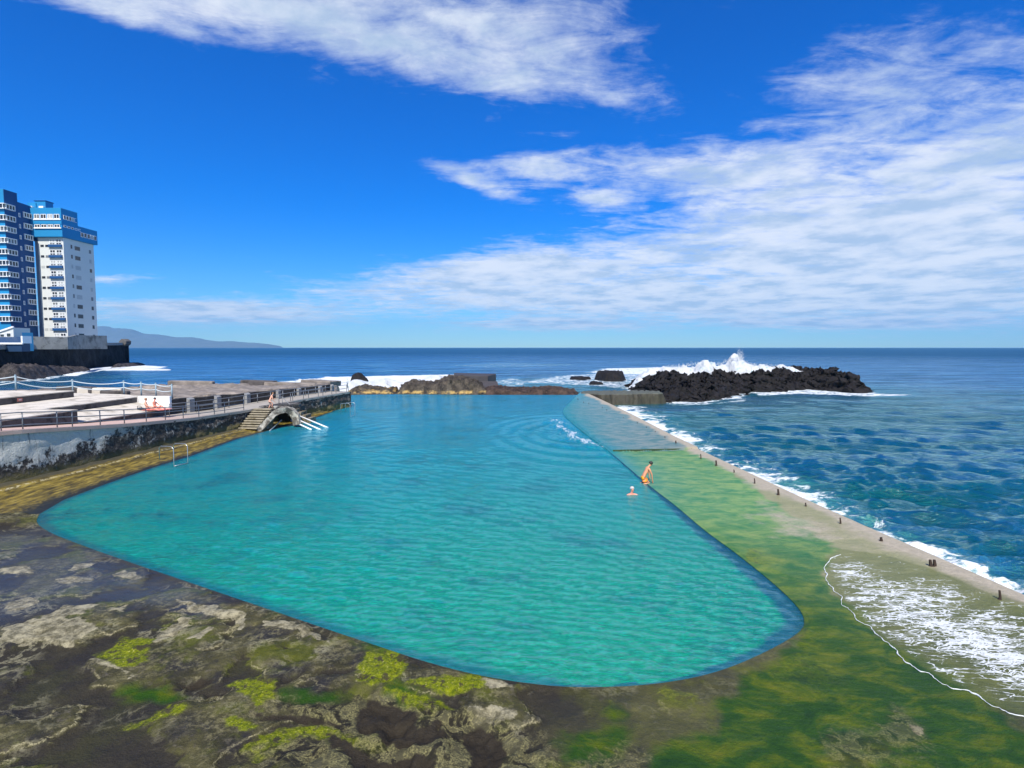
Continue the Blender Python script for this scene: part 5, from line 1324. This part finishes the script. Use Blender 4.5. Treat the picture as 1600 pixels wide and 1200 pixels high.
# person on the stairs
b0_ = (X_at(421, 54.8, 640), 54.8, zdeck(56)-.26)
J = dict(hip=(0, 0, .86), chest=(.20, 0, 1.22), neck=(.28, 0, 1.42), head=(.38, 0, 1.56), elL=(.42, .22, 1.10), wrL=(.62, .18, 1.05), elR=(.30, -.24, .98), wrR=(.46, -.22, .80),
         knL=(.16, .11, .48), anL=(-.05, .11, .08), toL=(.10, .12, .03), knR=(.30, -.12, .58), anR=(.20, -.12, .22), toR=(.34, -.13, .20))
person(b0_, R(40), J, m_sk3, m_hb, 'person stooping at the top of the stone stairs beside the handrail', simple('beige_swimwear', (.62, .36, .26), .8), 'swimwear', sc=.95, face_dir=(1, 0, -.2))

# ------------------------------------------------------------------ sun, sky, haze
SUN = Vector((-.04, -1, 0)).normalized(); EL = R(52)
sun_dir = Vector((SUN.x*math.cos(EL), SUN.y*math.cos(EL), math.sin(EL)))
ld = bpy.data.lights.new('sun', 'SUN'); ld.energy = 5.0; ld.angle = R(.5); ld.color = (1, .96, .89)
lo = bpy.data.objects.new('sun', ld); COL.objects.link(lo); lo.rotation_euler = sun_dir.to_track_quat('Z', 'Y').to_euler(); lo.location = (0, -10, 60)

world = bpy.data.worlds.new('World'); scene.world = world; world.use_nodes = True
class WN(N):
    def __init__(s, w): s.t = w.node_tree; s.t.nodes.clear(); s.out = s.t.nodes.new('ShaderNodeOutputWorld')
k = WN(world)
sky = k.n('ShaderNodeTexSky', sky_type='NISHITA'); sky.sun_disc = False; sky.sun_elevation = EL; sky.sun_rotation = math.atan2(sun_dir.x, sun_dir.y)
sky.altitude = 0; sky.air_density = 1.0; sky.dust_density = .0; sky.ozone_density = 3.0
tc = k.n('ShaderNodeTexCoord'); dr_ = tc.outputs['Generated']
s = k.sep(dr_); x, y, z = s[0], s[1], s[2]
ysafe = k.math('MAXIMUM', k.math('ABSOLUTE', y), .02)
tx = k.math('DIVIDE', x, ysafe); tz = k.math('DIVIDE', z, ysafe)
# cloud layer seen from below
zz = k.math('ADD', k.math('MAXIMUM', z, 0), .10)
cv = k.n('ShaderNodeCombineXYZ'); k.l(k.math('DIVIDE', x, zz), cv.inputs[0]); k.l(k.math('DIVIDE', y, zz), cv.inputs[1])
vec = cv.outputs[0]
def mp(sc, rot=0.0):
    m_ = k.n('ShaderNodeMapping'); m_.inputs['Scale'].default_value = sc; m_.inputs['Rotation'].default_value = (0, 0, rot); k.l(vec, m_.inputs[0]); return m_.outputs[0]
big = k.noise(1.5, 10, .64, vec=mp((1, .7, 1), .5), dist=.45)
fine = k.noise(5.2, 10, .68, vec=mp((.6, 1.25, 1), -.35), dist=.5)
puff = k.noise(11, 6, .6, vec=mp((1, 1, 1), .2))
def T(u, v): return ((u-800)/880.0, (543-v)/880.0*1.004)
def blob(u, v, a, b, rot=0.0, amp=1.0, p=1.0):
    """soft patch of sky, centred where the photograph has it"""
    cx, cz = T(u, v); a /= 880.0; b /= 880.0; c_, s_ = math.cos(rot), math.sin(rot)
    dx = k.math('SUBTRACT', tx, cx); dz = k.math('SUBTRACT', tz, cz)
    p_ = k.math('DIVIDE', k.math('ADD', k.math('MULTIPLY', dx, c_), k.math('MULTIPLY', dz, s_)), a)
    q_ = k.math('DIVIDE', k.math('SUBTRACT', k.math('MULTIPLY', dz, c_), k.math('MULTIPLY', dx, s_)), b)
    r2 = k.math('ADD', k.math('MULTIPLY', p_, p_), k.math('MULTIPLY', q_, q_))
    return k.math('MULTIPLY', k.math('EXPONENT', k.math('MULTIPLY', r2, -1)), amp)
BL = [(1330, 320, 330, 110, .12, .28), (1540, 250, 240, 170, .2, .22), (1080, 275, 170, 45, -.08, .30), (1250, 400, 420, 60, .0, .30), (820, 418, 170, 22, .0, .46), (700, 440, 170, 26, .0, .30), (1180, 470, 520, 34, 0, .26),
      (790, 110, 200, 62, -.22, .30), (900, 30, 130, 60, 0, .14), (430, 50, 360, 44, -.25, .33), (270, 18, 230, 22, -.1, .12), (700, 40, 300, 60, -.1, .20), (1500, 420, 260, 90, 0, .22),
      (1000, 470, 560, 26, 0, .30), (330, 492, 210, 20, 0, .50), (180, 438, 70, 9, 0, .36), (860, 508, 160, 11, 0, .38), (1350, 505, 260, 12, 0, .3), (825, 270, 62, 20, -.1, .40), (745, 292, 85, 17, -.35, .42), (935, 315, 45, 16, 0, .34), (250, 478, 120, 9, 0, .3), (200, 40, 170, 30, -.3, .34),
      (1060, 180, 200, 60, .4, .10), (1350, 110, 320, 90, .3, .20), (1130, 35, 40, 14, .3, .22),
      (350, 270, 300, 110, -.2, -.3), (850, 340, 180, 40, .1, -.12), (100, 200, 260, 180, 0, -.3), (1110, 130, 90, 110, -.5, -.30), (960, 215, 120, 26, -.2, -.22), (1200, 60, 100, 60, 0, -.12), (1000, 210, 70, 40, 0, -.08), (1500, 40, 120, 50, .2, -.1)]
cov = None
for b in BL:
    e_ = blob(*b); cov = e_ if cov is None else k.math('ADD', cov, e_)
behind = k.math('MULTIPLY', k.math('LESS_THAN', y, 0), .12)
cov = k.math('ADD', k.math('ADD', cov, behind), k.math('ADD', k.math('MULTIPLY', big, .62), k.math('MULTIPLY', fine, .74)))
cov = k.math('ADD', cov, k.math('MULTIPLY', k.math('SUBTRACT', puff, .5), .30))
dens = k.step(cov, .735, 1.20)
dens = k.math('MULTIPLY', dens, .90)
sat = k.n('ShaderNodeHueSaturation'); sat.inputs['Saturation'].default_value = 1.2; sat.inputs['Value'].default_value = 1.0; sat.inputs['Hue'].default_value = .503
k.l(sky.outputs[0], sat.inputs['Color'])
bg = k.n('ShaderNodeBackground'); bg.inputs[1].default_value = .105; tint = k.mix(k.step(z, -.04, .26), (.42, .70, 1.0), (.0, .56, 1.2)); k.l(k.mix(1.0, sat.outputs[0], tint, 'MULTIPLY'), bg.inputs[0])
shade = k.step(k.noise(2.6, 7, .6, vec=mp((1, 1, 1), .9)), .35, .68)
thick = k.step(cov, .80, 1.15)
cc = k.mix(k.math('MULTIPLY', thick, k.math('SUBTRACT', 1, shade)), (.74, .82, .95), (.48, .61, .78))
cc = k.mix(k.math('MULTIPLY', shade, thick), cc, (.86, .90, .96))
cb = k.n('ShaderNodeBackground'); k.l(cc, cb.inputs[0]); cb.inputs[1].default_value = .80
mx = k.n('ShaderNodeMixShader'); k.l(dens, mx.inputs[0]); k.l(bg.outputs[0], mx.inputs[1]); k.l(cb.outputs[0], mx.inputs[2])
k.l(mx.outputs[0], k.out.inputs[0])

HAZE = True
if HAZE:
    mb = MB(); mb.box((0, 0, 0), (34000, 40000, 2)); me = None
    mb = MB(); mb.add([(x_, y_, z_) for x_ in (-17000, 17000) for y_ in (-1500, 19000) for z_ in (-70, 860)], [(0, 1, 3, 2), (4, 6, 7, 5), (0, 4, 5, 1), (2, 3, 7, 6), (0, 2, 6, 4), (1, 5, 7, 3)])
    k = N('haze'); v_ = k.n('ShaderNodeVolumePrincipled'); v_.inputs['Color'].default_value = (.25, .60, 1, 1); v_.inputs['Density'].default_value = 4.2e-5; v_.inputs['Anisotropy'].default_value = 0
    k.l(v_.outputs[0], k.out.inputs['Volume'])
    tag(mb.build('haze', k.m), kind='stuff')
scene.view_settings.view_transform = 'Standard'; scene.view_settings.look = 'None'
scene.view_settings.exposure = .42; scene.view_settings.gamma = 1; scene.view_settings.use_curve_mapping = False
scene.cycles.max_bounces = 6; scene.cycles.transparent_max_bounces = 8; scene.cycles.volume_bounces = 0
